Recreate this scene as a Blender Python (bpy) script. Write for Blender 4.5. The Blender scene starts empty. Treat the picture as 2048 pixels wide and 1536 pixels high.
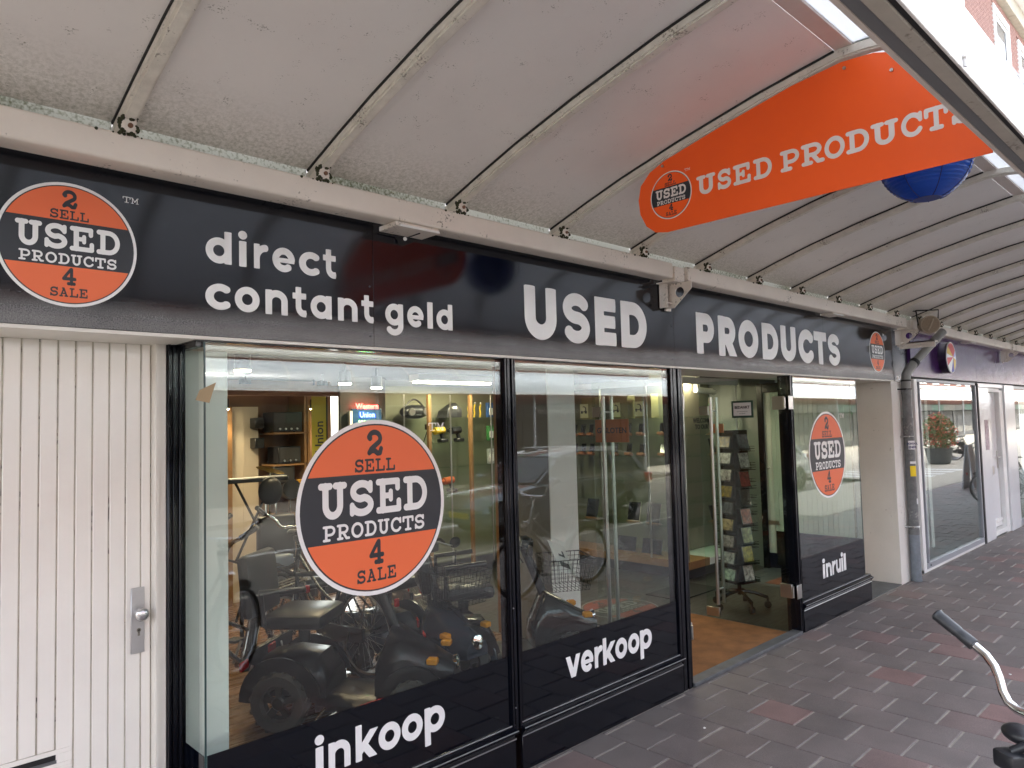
import bpy, bmesh, math, random
from math import sin, cos, pi, radians as rad
from mathutils import Vector, Matrix, geometry

R = random.Random(11)
scene = bpy.context.scene
col = scene.collection

# ------------------------------------------------------------------ camera
EYE = 1.922
def camera():
    yaw, pitch, roll = rad(44.02037), rad(3.144317), rad(-1.497259)
    f = Vector((sin(yaw)*cos(pitch), cos(yaw)*cos(pitch), sin(pitch)))
    r = f.cross(Vector((0, 0, 1))).normalized(); u = r.cross(f)
    r2 = r*cos(roll)+u*sin(roll); u2 = -r*sin(roll)+u*cos(roll)
    m = Matrix(((r2.x, u2.x, -f.x, 0), (r2.y, u2.y, -f.y, 0), (r2.z, u2.z, -f.z, EYE), (0, 0, 0, 1)))
    cd = bpy.data.cameras.new('camera'); cd.sensor_width = 36; cd.lens = 36*1460.716/2048
    cd.clip_start = .02; cd.clip_end = 1200
    co = bpy.data.objects.new('camera', cd); col.objects.link(co); co.matrix_world = m
    scene.camera = co
camera()
# ------------------------------------------------------------------ sky, sun, exposure (bright overcast day)
SUN_EL, SUN_AZ = rad(50), rad(25)
w = bpy.data.worlds.new('World'); scene.world = w; w.use_nodes = True
nt = w.node_tree; bg = nt.nodes['Background']
sky = nt.nodes.new('ShaderNodeTexSky'); sky.sky_type = 'NISHITA'; sky.sun_disc = False
sky.sun_elevation = SUN_EL; sky.sun_rotation = SUN_AZ; sky.dust_density = 4; sky.air_density = 1.0; sky.ozone_density = 1
hs = nt.nodes.new('ShaderNodeHueSaturation'); hs.inputs['Saturation'].default_value = .42
nt.links.new(sky.outputs[0], hs.inputs['Color']); nt.links.new(hs.outputs[0], bg.inputs['Color'])
bg.inputs['Strength'].default_value = .15
sd = bpy.data.lights.new('sun', 'SUN'); sd.energy = 1.5; sd.angle = rad(20); sd.color = (1, .97, .92)
so = bpy.data.objects.new('sun', sd); col.objects.link(so)
dv = Vector((sin(SUN_AZ)*cos(SUN_EL), cos(SUN_AZ)*cos(SUN_EL), sin(SUN_EL)))
so.rotation_euler = dv.to_track_quat('Z', 'Y').to_euler(); so.location = (0, -20, 40)
vs = scene.view_settings; vs.view_transform = 'Standard'; vs.look = 'None'; vs.gamma = 1; vs.use_curve_mapping = False
vs.exposure = 3.25
scene.cycles.use_denoising = True
scene.cycles.max_bounces = 12; scene.cycles.transparent_max_bounces = 24
scene.cycles.diffuse_bounces = 5; scene.cycles.sample_clamp_indirect = 6
scene.cycles.caustics_reflective = False; scene.cycles.caustics_refractive = False

# ------------------------------------------------------------------ materials
MATS = {}
def nd(t, k, **kw):
    n = t.nodes.new(k)
    for a, b in kw.items(): setattr(n, a, b)
    return n
def mat(name, c, rough=.5, metal=0., spec=.5, var=.0, vs_=6., speck=0., speck_s=60., speck_c=(.03, .03, .025), bump=0., bs=80.,
        rnd=0., emit=None, es=0., coat=0., coord='Position', rvar=0., trans=0., stretch=None):
    if name in MATS: return MATS[name]
    m = bpy.data.materials.new(name); m.use_nodes = True; t = m.node_tree; L = t.links.new
    p = t.nodes['Principled BSDF']
    p.inputs['Roughness'].default_value = rough; p.inputs['Metallic'].default_value = metal
    p.inputs['Specular IOR Level'].default_value = spec
    if coat: p.inputs['Coat Weight'].default_value = coat; p.inputs['Coat Roughness'].default_value = .05
    if emit: p.inputs['Emission Color'].default_value = (*emit, 1); p.inputs['Emission Strength'].default_value = es
    if trans: p.inputs['Transmission Weight'].default_value = trans
    co = None
    def coords():
        nonlocal co
        if co is None:
            if coord == 'Position': co = nd(t, 'ShaderNodeNewGeometry').outputs['Position']
            else: co = nd(t, 'ShaderNodeTexCoord').outputs['Object']
            if stretch:
                mp = nd(t, 'ShaderNodeMapping'); mp.inputs['Scale'].default_value = stretch; L(co, mp.inputs[0]); co = mp.outputs[0]
        return co
    cur = None
    def mix(a, b, fac, fval=None):
        x = nd(t, 'ShaderNodeMix', data_type='RGBA')
        for s, v in ((x.inputs[6], a), (x.inputs[7], b)):
            if hasattr(v, 'links') or hasattr(v, 'is_output'): L(v, s)
            else: s.default_value = (*v, 1)
        if fac is not None: L(fac, x.inputs[0])
        else: x.inputs[0].default_value = fval
        return x.outputs[2]
    base = tuple(c)
    cur = base
    if var:
        n = nd(t, 'ShaderNodeTexNoise'); n.inputs['Scale'].default_value = vs_; n.inputs['Detail'].default_value = 7; n.inputs['Roughness'].default_value = .65
        L(coords(), n.inputs['Vector'])
        rr = nd(t, 'ShaderNodeMapRange'); rr.inputs[1].default_value = .32; rr.inputs[2].default_value = .72; L(n.outputs[0], rr.inputs[0])
        lo = tuple(x*(1-var) for x in base); hi = tuple(min(.95, x*(1+var*.6)) for x in base)
        cur = mix(lo, hi, rr.outputs[0])
        if rvar:
            r2 = nd(t, 'ShaderNodeMapRange'); r2.inputs[1].default_value = .3; r2.inputs[2].default_value = .7
            r2.inputs[3].default_value = max(.02, rough-rvar); r2.inputs[4].default_value = rough+rvar
            L(n.outputs[0], r2.inputs[0]); L(r2.outputs[0], p.inputs['Roughness'])
    if rnd:
        oi = nd(t, 'ShaderNodeObjectInfo'); hsv = nd(t, 'ShaderNodeHueSaturation')
        r3 = nd(t, 'ShaderNodeMapRange'); r3.inputs[3].default_value = 1-rnd; r3.inputs[4].default_value = 1+rnd; L(oi.outputs['Random'], r3.inputs[0]); L(r3.outputs[0], hsv.inputs['Value'])
        if isinstance(cur, tuple): hsv.inputs['Color'].default_value = (*cur, 1)
        else: L(cur, hsv.inputs['Color'])
        cur = hsv.outputs[0]
    if speck:
        n2 = nd(t, 'ShaderNodeTexNoise'); n2.inputs['Scale'].default_value = speck_s; n2.inputs['Detail'].default_value = 3; L(coords(), n2.inputs['Vector'])
        n3 = nd(t, 'ShaderNodeTexNoise'); n3.inputs['Scale'].default_value = speck_s*.09; n3.inputs['Detail'].default_value = 4; L(coords(), n3.inputs['Vector'])
        mu = nd(t, 'ShaderNodeMath', operation='MULTIPLY'); L(n2.outputs[0], mu.inputs[0]); L(n3.outputs[0], mu.inputs[1])
        r4 = nd(t, 'ShaderNodeMapRange'); r4.inputs[1].default_value = .36-.06*speck; r4.inputs[2].default_value = .44-.04*speck; r4.inputs[4].default_value = .85; L(mu.outputs[0], r4.inputs[0])
        cur = mix(cur, speck_c, r4.outputs[0])
    if isinstance(cur, tuple): p.inputs['Base Color'].default_value = (*cur, 1)
    else: L(cur, p.inputs['Base Color'])
    if bump:
        n4 = nd(t, 'ShaderNodeTexNoise'); n4.inputs['Scale'].default_value = bs; n4.inputs['Detail'].default_value = 5; L(coords(), n4.inputs['Vector'])
        b = nd(t, 'ShaderNodeBump'); b.inputs['Strength'].default_value = bump; b.inputs['Distance'].default_value = .004
        L(n4.outputs[0], b.inputs['Height']); L(b.outputs[0], p.inputs['Normal'])
    MATS[name] = m
    return m

def glass(name, tint=(.92, .96, .94), ior=1.5):
    if name in MATS: return MATS[name]
    m = bpy.data.materials.new(name); m.use_nodes = True; t = m.node_tree; L = t.links.new
    t.nodes.remove(t.nodes['Principled BSDF']); out = t.nodes['Material Output']
    g = nd(t, 'ShaderNodeBsdfGlossy'); g.inputs['Roughness'].default_value = 0; g.inputs['Color'].default_value = (1, 1, 1, 1)
    tr = nd(t, 'ShaderNodeBsdfTransparent'); tr.inputs[0].default_value = (*tint, 1)
    geo = nd(t, 'ShaderNodeNewGeometry'); mr = nd(t, 'ShaderNodeMapRange'); mr.inputs[3].default_value = ior; mr.inputs[4].default_value = 1/ior
    L(geo.outputs['Backfacing'], mr.inputs[0]); fr = nd(t, 'ShaderNodeFresnel'); L(mr.outputs[0], fr.inputs['IOR'])
    n = nd(t, 'ShaderNodeTexNoise'); n.inputs['Scale'].default_value = .9; n.inputs['Detail'].default_value = 1; L(geo.outputs['Position'], n.inputs['Vector'])
    b = nd(t, 'ShaderNodeBump'); b.inputs['Strength'].default_value = .05; b.inputs['Distance'].default_value = .02; L(n.outputs[0], b.inputs['Height']); L(b.outputs[0], g.inputs['Normal'])
    mx = nd(t, 'ShaderNodeMixShader'); L(fr.outputs[0], mx.inputs[0]); L(tr.outputs[0], mx.inputs[1]); L(g.outputs[0], mx.inputs[2]); L(mx.outputs[0], out.inputs[0])
    MATS[name] = m; return m

def translucent(name, c, amount=.6, dirt=0., gloss=.08):
    if name in MATS: return MATS[name]
    m = bpy.data.materials.new(name); m.use_nodes = True; t = m.node_tree; L = t.links.new
    t.nodes.remove(t.nodes['Principled BSDF']); out = t.nodes['Material Output']
    d = nd(t, 'ShaderNodeBsdfDiffuse'); s = nd(t, 'ShaderNodeBsdfTranslucent'); d.inputs[0].default_value = s.inputs[0].default_value = (*c, 1)
    if dirt:
        geo = nd(t, 'ShaderNodeNewGeometry'); n = nd(t, 'ShaderNodeTexNoise'); n.inputs['Scale'].default_value = 70; n.inputs['Detail'].default_value = 6; L(geo.outputs['Position'], n.inputs['Vector'])
        n2 = nd(t, 'ShaderNodeTexNoise'); n2.inputs['Scale'].default_value = 1.1; L(geo.outputs['Position'], n2.inputs['Vector'])
        a = nd(t, 'ShaderNodeMath', operation='ADD'); L(n.outputs[0], a.inputs[0]); L(n2.outputs[0], a.inputs[1])
        r = nd(t, 'ShaderNodeMapRange'); r.inputs[1].default_value = .95; r.inputs[2].default_value = 1.2; r.inputs[4].default_value = dirt; L(a.outputs[0], r.inputs[0])
        x = nd(t, 'ShaderNodeMix', data_type='RGBA'); x.inputs[6].default_value = (*c, 1); x.inputs[7].default_value = (.16, .17, .06, 1); L(r.outputs[0], x.inputs[0])
        L(x.outputs[2], d.inputs[0]); L(x.outputs[2], s.inputs[0])
    mx = nd(t, 'ShaderNodeMixShader'); mx.inputs[0].default_value = amount; L(d.outputs[0], mx.inputs[1]); L(s.outputs[0], mx.inputs[2])
    g = nd(t, 'ShaderNodeBsdfGlossy'); g.inputs['Roughness'].default_value = .12
    fr = nd(t, 'ShaderNodeLayerWeight'); fr.inputs[0].default_value = .25
    m2 = nd(t, 'ShaderNodeMixShader'); L(fr.outputs['Fresnel'], m2.inputs[0]); L(mx.outputs[0], m2.inputs[1]); L(g.outputs[0], m2.inputs[2]); L(m2.outputs[0], out.inputs[0])
    MATS[name] = m; return m

M_PANEL = mat('canopy panel', (.74, .71, .675), .36, var=.05, vs_=2.2, speck=-.35, speck_s=150, speck_c=(.22, .21, .17), bump=.05, bs=30)
def panel_stain():
    t = M_PANEL.node_tree; p = t.nodes['Principled BSDF']; L = t.links.new; src = p.inputs['Base Color'].links[0].from_socket
    geo = nd(t, 'ShaderNodeNewGeometry'); sx = nd(t, 'ShaderNodeSeparateXYZ'); L(geo.outputs['Position'], sx.inputs[0])
    r = nd(t, 'ShaderNodeMapRange'); r.inputs[1].default_value = 2.50; r.inputs[2].default_value = 2.92; r.interpolation_type = 'SMOOTHSTEP'; L(sx.outputs[1], r.inputs[0])
    n = nd(t, 'ShaderNodeTexNoise'); n.inputs['Scale'].default_value = 60; n.inputs['Detail'].default_value = 8; n.inputs['Roughness'].default_value = .8; L(geo.outputs['Position'], n.inputs['Vector'])
    m = nd(t, 'ShaderNodeMapRange'); m.inputs[1].default_value = .42; m.inputs[2].default_value = .72; L(n.outputs[0], m.inputs[0])
    mu = nd(t, 'ShaderNodeMath', operation='MULTIPLY'); L(r.outputs[0], mu.inputs[0]); L(m.outputs[0], mu.inputs[1])
    x = nd(t, 'ShaderNodeMix', data_type='RGBA'); L(mu.outputs[0], x.inputs[0]); L(src, x.inputs[6]); x.inputs[7].default_value = (.22, .22, .15, 1); L(x.outputs[2], p.inputs['Base Color'])
panel_stain()
M_RIB = mat('rib paint', (.66, .625, .55), .5, var=.16, vs_=14, speck=.45, speck_s=110, speck_c=(.16, .14, .11), bump=.15, bs=120)
M_BEAM = mat('beam paint', (.76, .70, .625), .42, var=.06, vs_=5, speck=.1, speck_s=70, speck_c=(.14, .12, .09), bump=.08, bs=90)
M_MOSS = mat('moss', (.045, .048, .022), .95, var=.5, vs_=60, bump=1, bs=160)
M_SEAL = mat('black seal', (.012, .012, .012), .7)
M_PLASTIC = translucent('white translucent sheet', (.93, .94, .94), .86)
M_STRIP = translucent('mossy translucent strip', (.93, .94, .90), .9, dirt=.8)
M_GUTGREY = mat('grey gutter', (.135, .137, .145), .5, var=.08, vs_=4)
M_GUTBEIGE = mat('beige edge beam', (.42, .385, .335), .6, var=.12, vs_=8, speck=.8, speck_s=50, speck_c=(.11, .09, .07))
M_TRIM = mat('light trim', (.62, .55, .50), .5, var=.1)
M_BLACKG = mat('black gloss paint', (.0035, .0042, .0075), .16, spec=.4, var=.15, vs_=9, rvar=.05, bump=.02, bs=40)
M_FILM = mat('black film', (.002, .003, .006), .05, spec=.45)
M_WHITEV = mat('white vinyl', (.80, .80, .79), .42)
M_DARKV = mat('dark vinyl', (.022, .025, .032), .5)
M_ORANGEV = mat('orange vinyl', (.80, .155, .050), .5)
M_SIGN = mat('orange sign board', (.95, .11, .008), .38, var=.03, vs_=3)
M_SIGNW = mat('sign lettering', (.74, .69, .65), .5)
M_DOORW = mat('white door paint', (.80, .775, .725), .24, var=.035, vs_=3, bump=.10, bs=26)
M_GROOVE = mat('groove', (.50, .46, .38), .6, var=.25, vs_=20, speck=.8, speck_s=40)
M_FRAMEW = mat('off white frame', (.72, .69, .63), .42, var=.05, vs_=4)
M_ALU = mat('brushed aluminium', (.56, .56, .57), .32, metal=.9, var=.06, vs_=20)
M_CHROME = mat('chrome', (.82, .83, .84), .07, metal=1)
M_STEEL = mat('satin steel', (.55, .53, .50), .28, metal=1)
M_RUBBER = mat('black rubber', (.018, .018, .02), .6, coord='Object', bump=.1)
M_BLACKP = mat('black plastic', (.014, .015, .018), .35)
M_BLACKM = mat('black enamel', (.010, .011, .013), .22)
M_GLASS = glass('window glass')
M_GLASSC = glass('clear shelf glass', (.90, .96, .93))
M_PLASTER = mat('white plaster', (.70, .675, .63), .75, var=.06, vs_=3, speck=-.6, speck_s=30, speck_c=(.32, .30, .27), bump=.5, bs=90)
M_SAND = mat('joint sand', (.34, .31, .265), .95, var=.3, vs_=12, bump=.5, bs=120)
M_GROUT = M_SAND
M_STONE = mat('bluestone', (.10, .105, .11), .6, var=.35, vs_=9, bump=.3, bs=60)
M_PURPLE = mat('purple panel', (.058, .018, .10), .2, var=.15, vs_=4, rvar=.08, bump=.02, bs=10)
M_NAVY = mat('navy panel', (.008, .009, .024), .25)
M_GREYF = mat('grey window frame', (.33, .345, .375), .35, metal=.2)
M_WHITEG = mat('white gloss panel', (.74, .745, .76), .18, var=.05, vs_=3, bump=.06, bs=25)
M_ZINC = mat('grey downpipe', (.16, .165, .165), .5, var=.35, vs_=14, speck=.6, speck_s=50, speck_c=(.30, .30, .28), bump=.25, bs=70)
M_ZINC2 = mat('bare zinc', (.22, .25, .28), .42, metal=.4, var=.2, vs_=18, bump=.1)
M_PVC = mat('grey pvc pipe', (.21, .21, .20), .4, var=.1, vs_=10)
M_CREAMP = mat('aged beige plastic', (.40, .33, .25), .5, var=.1, vs_=20, coord='Object')
M_BRICK = mat('brick', (.36, .205, .17), .9, var=.3, vs_=14, rnd=0, bump=.4, bs=60)
M_MORTAR = mat('mortar', (.46, .43, .39), .95, var=.15)
M_BRICKD = mat('dark brick wall', (.15, .055, .04), .9, var=.3, vs_=8)
M_WHITEP = mat('white paint', (.78, .78, .76), .4, var=.04)
M_CONC = mat('concrete cornice', (.50, .47, .39), .8, var=.12)
M_DARK = mat('dark interior', (.03, .03, .032), .7)
M_ASPH = mat('road paving', (.20, .18, .155), .85, var=.25, vs_=3, bump=.4, bs=90)
M_WOODFLOOR = mat('brown shop floor', (.19, .095, .045), .28, var=.3, vs_=2.5, rvar=.1, stretch=(1, 6, 1))
M_GREYFLOOR = mat('dark grey shop floor', (.055, .053, .05), .4, var=.3, vs_=6, rvar=.1, stretch=(1, 5, 1))
M_COIR = mat('coir mat', (.26, .115, .036), 1, var=.35, vs_=5, bump=1., bs=420)
M_WARMW = mat('warm wooden wall', (.24, .13, .07), .6, var=.12, vs_=3)
M_LIGHTW = mat('pale wall panel', (.60, .52, .42), .6)
M_WALLW = mat('white shop wall', (.80, .82, .78), .6, var=.03)
M_WALLG = mat('grey shop wall', (.22, .22, .21), .65)
M_CEIL = mat('black ceiling', (.035, .03, .03), .8)
M_OAK = mat('oak trim', (.27, .145, .06), .5, var=.15, vs_=20)
M_LIT = mat('lit lamp', (1, .9, .7), .5, emit=(1, .80, .52), es=9)
M_LITW = mat('lit tube', (1, .95, .8), .5, emit=(1, .86, .58), es=4)
M_COVER = None

# ------------------------------------------------------------------ geometry helpers
class B:
    def __init__(s): s.bm = bmesh.new()
    def box(s, x0, x1, y0, y1, z0, z1, bev=0., mx=None, seg=1):
        vs_ = [s.bm.verts.new((x, y, z)) for x in (x0, x1) for y in (y0, y1) for z in (z0, z1)]
        fs = [s.bm.faces.new([vs_[i] for i in q]) for q in ((0, 1, 3, 2), (4, 6, 7, 5), (0, 4, 5, 1), (2, 3, 7, 6), (0, 2, 6, 4), (1, 5, 7, 3))]
        if bev:
            r = bmesh.ops.bevel(s.bm, geom=list({e for f in fs for e in f.edges}), offset=bev, segments=seg, affect='EDGES', profile=.5)
            vs_ = list({v for f in r['faces'] for v in f.verts} | {v for v in vs_ if v.is_valid})
        if mx is not None:
            for v in vs_: v.co = mx @ v.co
        return s
    def ring(s, path, rads, n, closed=False, caps=True, sx=1., sy=1.):
        P = [Vector(p) for p in path]; k = len(P)
        if isinstance(rads, (int, float)): rads = [rads]*k
        rings = []; prev = None
        for i, p in enumerate(P):
            if closed: t = P[(i+1) % k]-P[i-1]
            else: t = P[min(i+1, k-1)]-P[max(i-1, 0)]
            t.normalize()
            if prev is None:
                a = Vector((0, 0, 1)) if abs(t.z) < .9 else Vector((1, 0, 0))
                nrm = t.cross(a).normalized()
            else:
                nrm = prev-t*prev.dot(t)
                nrm = nrm.normalized() if nrm.length > 1e-6 else t.orthogonal().normalized()
            prev = nrm; bn = t.cross(nrm)
            rings.append([s.bm.verts.new(p+nrm*(rads[i]*sx*cos(2*pi*j/n))+bn*(rads[i]*sy*sin(2*pi*j/n))) for j in range(n)])
        for i in range(k if closed else k-1):
            a, b = rings[i], rings[(i+1) % k]
            for j in range(n): s.bm.faces.new((a[j], a[(j+1) % n], b[(j+1) % n], b[j]))
        if not closed and caps:
            s.bm.faces.new(rings[0][::-1]); s.bm.faces.new(rings[-1])
        return s
    def tube(s, path, r, n=10, closed=False, caps=True, sx=1., sy=1.): return s.ring(path, r, n, closed, caps, sx, sy)
    def cyl(s, p0, p1, r0, r1=None, n=16): return s.ring([p0, p1], [r0, r0 if r1 is None else r1], n)
    def torus(s, c, axis, RR, r, n=32, m=10, a0=0, a1=2*pi, sx=1., sy=1.):
        c = Vector(c); ax = Vector(axis).normalized(); u = ax.orthogonal().normalized()
        if abs(ax.z) < .9: u = (Vector((0, 0, 1))-ax*ax.z).normalized()
        v = ax.cross(u); full = abs(a1-a0-2*pi) < 1e-6; k = n if full else n+1
        return s.ring([c+u*(RR*cos(a0+(a1-a0)*i/n))+v*(RR*sin(a0+(a1-a0)*i/n)) for i in range(k)], r, m, closed=full, sx=sx, sy=sy)
    def prism(s, pts, axis, a, b):
        def P(u, v, w_): return {'x': (w_, u, v), 'y': (u, w_, v), 'z': (u, v, w_)}[axis]
        A = [s.bm.verts.new(P(u, v, a)) for u, v in pts]; Bv = [s.bm.verts.new(P(u, v, b)) for u, v in pts]; n = len(pts)
        s.bm.faces.new(A); s.bm.faces.new(Bv[::-1])
        for i in range(n): s.bm.faces.new((A[i], Bv[i], Bv[(i+1) % n], A[(i+1) % n]))
        return s
    def sheet(s, prof, x0, x1, th, flip=False):   # profile in (y, z) offset by thickness along the normal, extruded along x
        top = []
        for i, (y, z) in enumerate(prof):
            a = prof[max(i-1, 0)]; b = prof[min(i+1, len(prof)-1)]
            t = Vector((b[0]-a[0], b[1]-a[1])).normalized(); nn = Vector((t.y, -t.x))*(-1 if flip else 1)
            top.append((y+nn.x*th, z+nn.y*th))
        return s.prism(list(prof)+top[::-1], 'x', x0, x1)
    def sphere(s, c, rx, ry=None, rz=None, n=16, m=10, mx=None):
        ry = rx if ry is None else ry; rz = rx if rz is None else rz
        q = Matrix.Translation(c) @ (mx or Matrix()) @ Matrix.Diagonal((rx, ry, rz, 1))
        bmesh.ops.create_uvsphere(s.bm, u_segments=n, v_segments=m, radius=1, matrix=q); return s
    def lathe(s, prof, o, axis, n=24, closed=False):
        o = Vector(o); ax = Vector(axis).normalized(); u = ax.orthogonal().normalized(); v = ax.cross(u); rings = []
        for r, h in prof:
            rings.append([s.bm.verts.new(o+ax*h+(u*cos(2*pi*j/n)+v*sin(2*pi*j/n))*max(r, 1e-4)) for j in range(n)])
        for a, b in zip(rings, rings[1:]):
            for j in range(n): s.bm.faces.new((a[j], a[(j+1) % n], b[(j+1) % n], b[j]))
        if closed:
            a, b = rings[-1], rings[0]
            for j in range(n): s.bm.faces.new((a[j], a[(j+1) % n], b[(j+1) % n], b[j]))
        else: s.bm.faces.new(rings[0][::-1]); s.bm.faces.new(rings[-1])
        return s
    def loft(s, secs, caps=True):
        rs = [[s.bm.verts.new(p) for p in sec] for sec in secs]; n = len(rs[0])
        for a, b in zip(rs, rs[1:]):
            for j in range(n): s.bm.faces.new((a[j], a[(j+1) % n], b[(j+1) % n], b[j]))
        if caps: s.bm.faces.new(rs[0][::-1]); s.bm.faces.new(rs[-1])
        return s
    def xf(s, mx):
        bmesh.ops.transform(s.bm, matrix=mx, verts=s.bm.verts); return s
    def mesh(s, name, m, ang=38):
        bmesh.ops.recalc_face_normals(s.bm, faces=s.bm.faces)
        me = bpy.data.meshes.new(name); s.bm.to_mesh(me); s.bm.free()
        if m: me.materials.append(m)
        if ang:
            me.polygons.foreach_set('use_smooth', [True]*len(me.polygons)); me.set_sharp_from_angle(angle=rad(ang))
        return me
    def out(s, name, m, parent=None, ang=38): return link(name, s.mesh(name, m, ang), parent)

def link(name, me, parent=None, mw=None):
    o = bpy.data.objects.new(name, me); col.objects.link(o)
    if parent is not None:
        o.parent = parent; o.matrix_parent_inverse = Matrix.Translation(-offs(parent))
    if mw is not None: o.matrix_basis = mw
    return o
def offs(p):
    v = Vector(p.get('_o', (0, 0, 0))); return v
def tag(o, label=None, cat=None, group=None, kind=None):
    if label: o['label'] = label
    if cat: o['category'] = cat
    if group: o['group'] = group
    if kind: o['kind'] = kind
    return o
def thing(name, label, cat, loc=(0, 0, 0), group=None, kind=None):
    o = bpy.data.objects.new(name, None); col.objects.link(o); o.location = loc; o['_o'] = tuple(float(v) for v in loc)
    o.empty_display_size = .1
    return tag(o, label, cat, group, kind)
def solo(o, label, cat, group=None, kind=None):   # a thing that is one mesh: origin to its base
    me = o.data; xs = [v.co for v in me.vertices]
    b = Vector(((min(v.x for v in xs)+max(v.x for v in xs))/2, (min(v.y for v in xs)+max(v.y for v in xs))/2, min(v.z for v in xs)))
    me.transform(Matrix.Translation(-b)); o.location = b
    return tag(o, label, cat, group, kind)
def copy_tree(o, parent=None):
    c = o.copy(); col.objects.link(c)
    if parent is not None: c.parent = parent
    for ch in list(o.children): copy_tree(ch, c)
    return c
def place(o, loc, rz=0., label=None, ry=0., rx=0.):
    o.location = loc; o.rotation_euler = (rx, ry, rz)
    if label: o['label'] = label
    return o
def cleanup():
    for o in bpy.data.objects:
        if '_o' in o: del o['_o']

# ------------------------------------------------------------------ lettering: strokes -> outline -> flat mesh with a little thickness
def arc(cx, cy, rx, ry, a0, a1, n=26):
    return [(cx+rx*cos(rad(a0+(a1-a0)*i/n)), cy+ry*sin(rad(a0+(a1-a0)*i/n))) for i in range(n+1)]
W = .285
SANS = {   # lower case, x-height 1: (points, width, round ends, y clip)
 'o': [(arc(.51, .5, .365, .365, 0, 360, 40), W, 1)],
 'c': [(arc(.51, .5, .365, .365, 47, 313, 36), W, 0)],
 'e': [(arc(.51, .5, .365, .365, 0, 312, 40), W, 0), ([(.2, .475), (.99, .475)], .19, 0)],
 'd': [(arc(.51, .5, .365, .365, 0, 360, 40), W, 1), ([(.875, 0), (.875, 1.27)], W, 0)],
 'a': [(arc(.51, .5, .365, .365, 0, 360, 40), W, 1), ([(.875, 0), (.875, 1.0)], W, 0)],
 'g': [(arc(.51, .5, .365, .365, 0, 360, 40), W, 1), ([(.875, 1.0), (.875, .0)]+arc(.51, -.02, .365, .31, 0, -150), W, 0)],
 'p': [(arc(.52, .5, .365, .365, 0, 360, 40), W, 1), ([(.15, -.45), (.15, 1.0)], W, 0)],
 'i': [([(.145, 0), (.145, 1)], W, 0), ([(.145, 1.255), (.1451, 1.255)], .345, 1)],
 'l': [([(.145, 0), (.145, 1.27)], W, 0)],
 't': [([(.30, 1.24), (.30, .42)]+arc(.585, .42, .285, .28, 180, 270)+[(.69, .14)], W, 0), ([(0, .87), (.69, .87)], .25, 0)],
 'n': [([(.145, 0), (.145, 1)], W, 0), ([(.145, .4)]+arc(.50, .555, .355, .31, 180, 0)+[(.855, 0)], W, 0)],
 'r': [([(.145, 0), (.145, 1)], W, 0), (arc(.60, .40, .455, .46, 180, 88), W, 0)],
 'u': [([(.855, 0), (.855, 1)], W, 0), ([(.855, .6)]+arc(.5, .445, .355, .31, 360, 180)+[(.145, 1)], W, 0)],
 'k': [([(.145, 0), (.145, 1.27)], W, 0), ([(.18, .30), (1.0, 1.12)], W*.97, 0, (0, 1)), ([(.36, .55), (.92, -.12)], W*1.02, 0, (0, 1))],
 'v': [([(.09, 1.15), (.53, -.1)], W*.98, 0, (0, 1)), ([(.47, -.1), (.91, 1.15)], W*.98, 0, (0, 1))],
}
K = .295
HEAVY = {
 'U': [([(.15, 1), (.15, .42)]+arc(.445, .42, .295, .275, 180, 360)+[(.74, 1)], K, 0)],
 'S': [(arc(.41, .690, .275, .185, 22, 270)+arc(.41, .310, .275, .195, 90, -158)[1:], .25, 0)],
 'E': [([(.15, 0), (.15, 1)], K, 0), ([(.1, .86), (.69, .86)], .28, 0), ([(.1, .5), (.66, .5)], .26, 0), ([(.1, .14), (.69, .14)], .28, 0)],
 'D': [([(.15, 0), (.15, 1)], K, 0), ([(.1, .86), (.42, .86)]+arc(.42, .5, .36, .36, 90, -90)+[(.1, .14)], K*.96, 0)],
 'P': [([(.15, 0), (.15, 1)], K, 0), ([(.1, .86), (.46, .86)]+arc(.46, .635, .21, .225, 90, -90)+[(.1, .41)], K*.94, 0)],
 'R': [([(.15, 0), (.15, 1)], K, 0), ([(.1, .86), (.46, .86)]+arc(.46, .64, .21, .22, 90, -90)+[(.1, .42)], K*.94, 0), ([(.40, .45), (.76, -.15)], K*1.05, 0, (0, 1))],
 'O': [(arc(.53, .5, .385, .36, 0, 360, 44), K, 1)],
 'C': [(arc(.53, .5, .385, .36, 38, 322, 40), K, 0)],
 'T': [([(0, .86), (.84, .86)], .28, 0), ([(.42, 0), (.42, .9)], K, 0)],
}
T = .205
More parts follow.
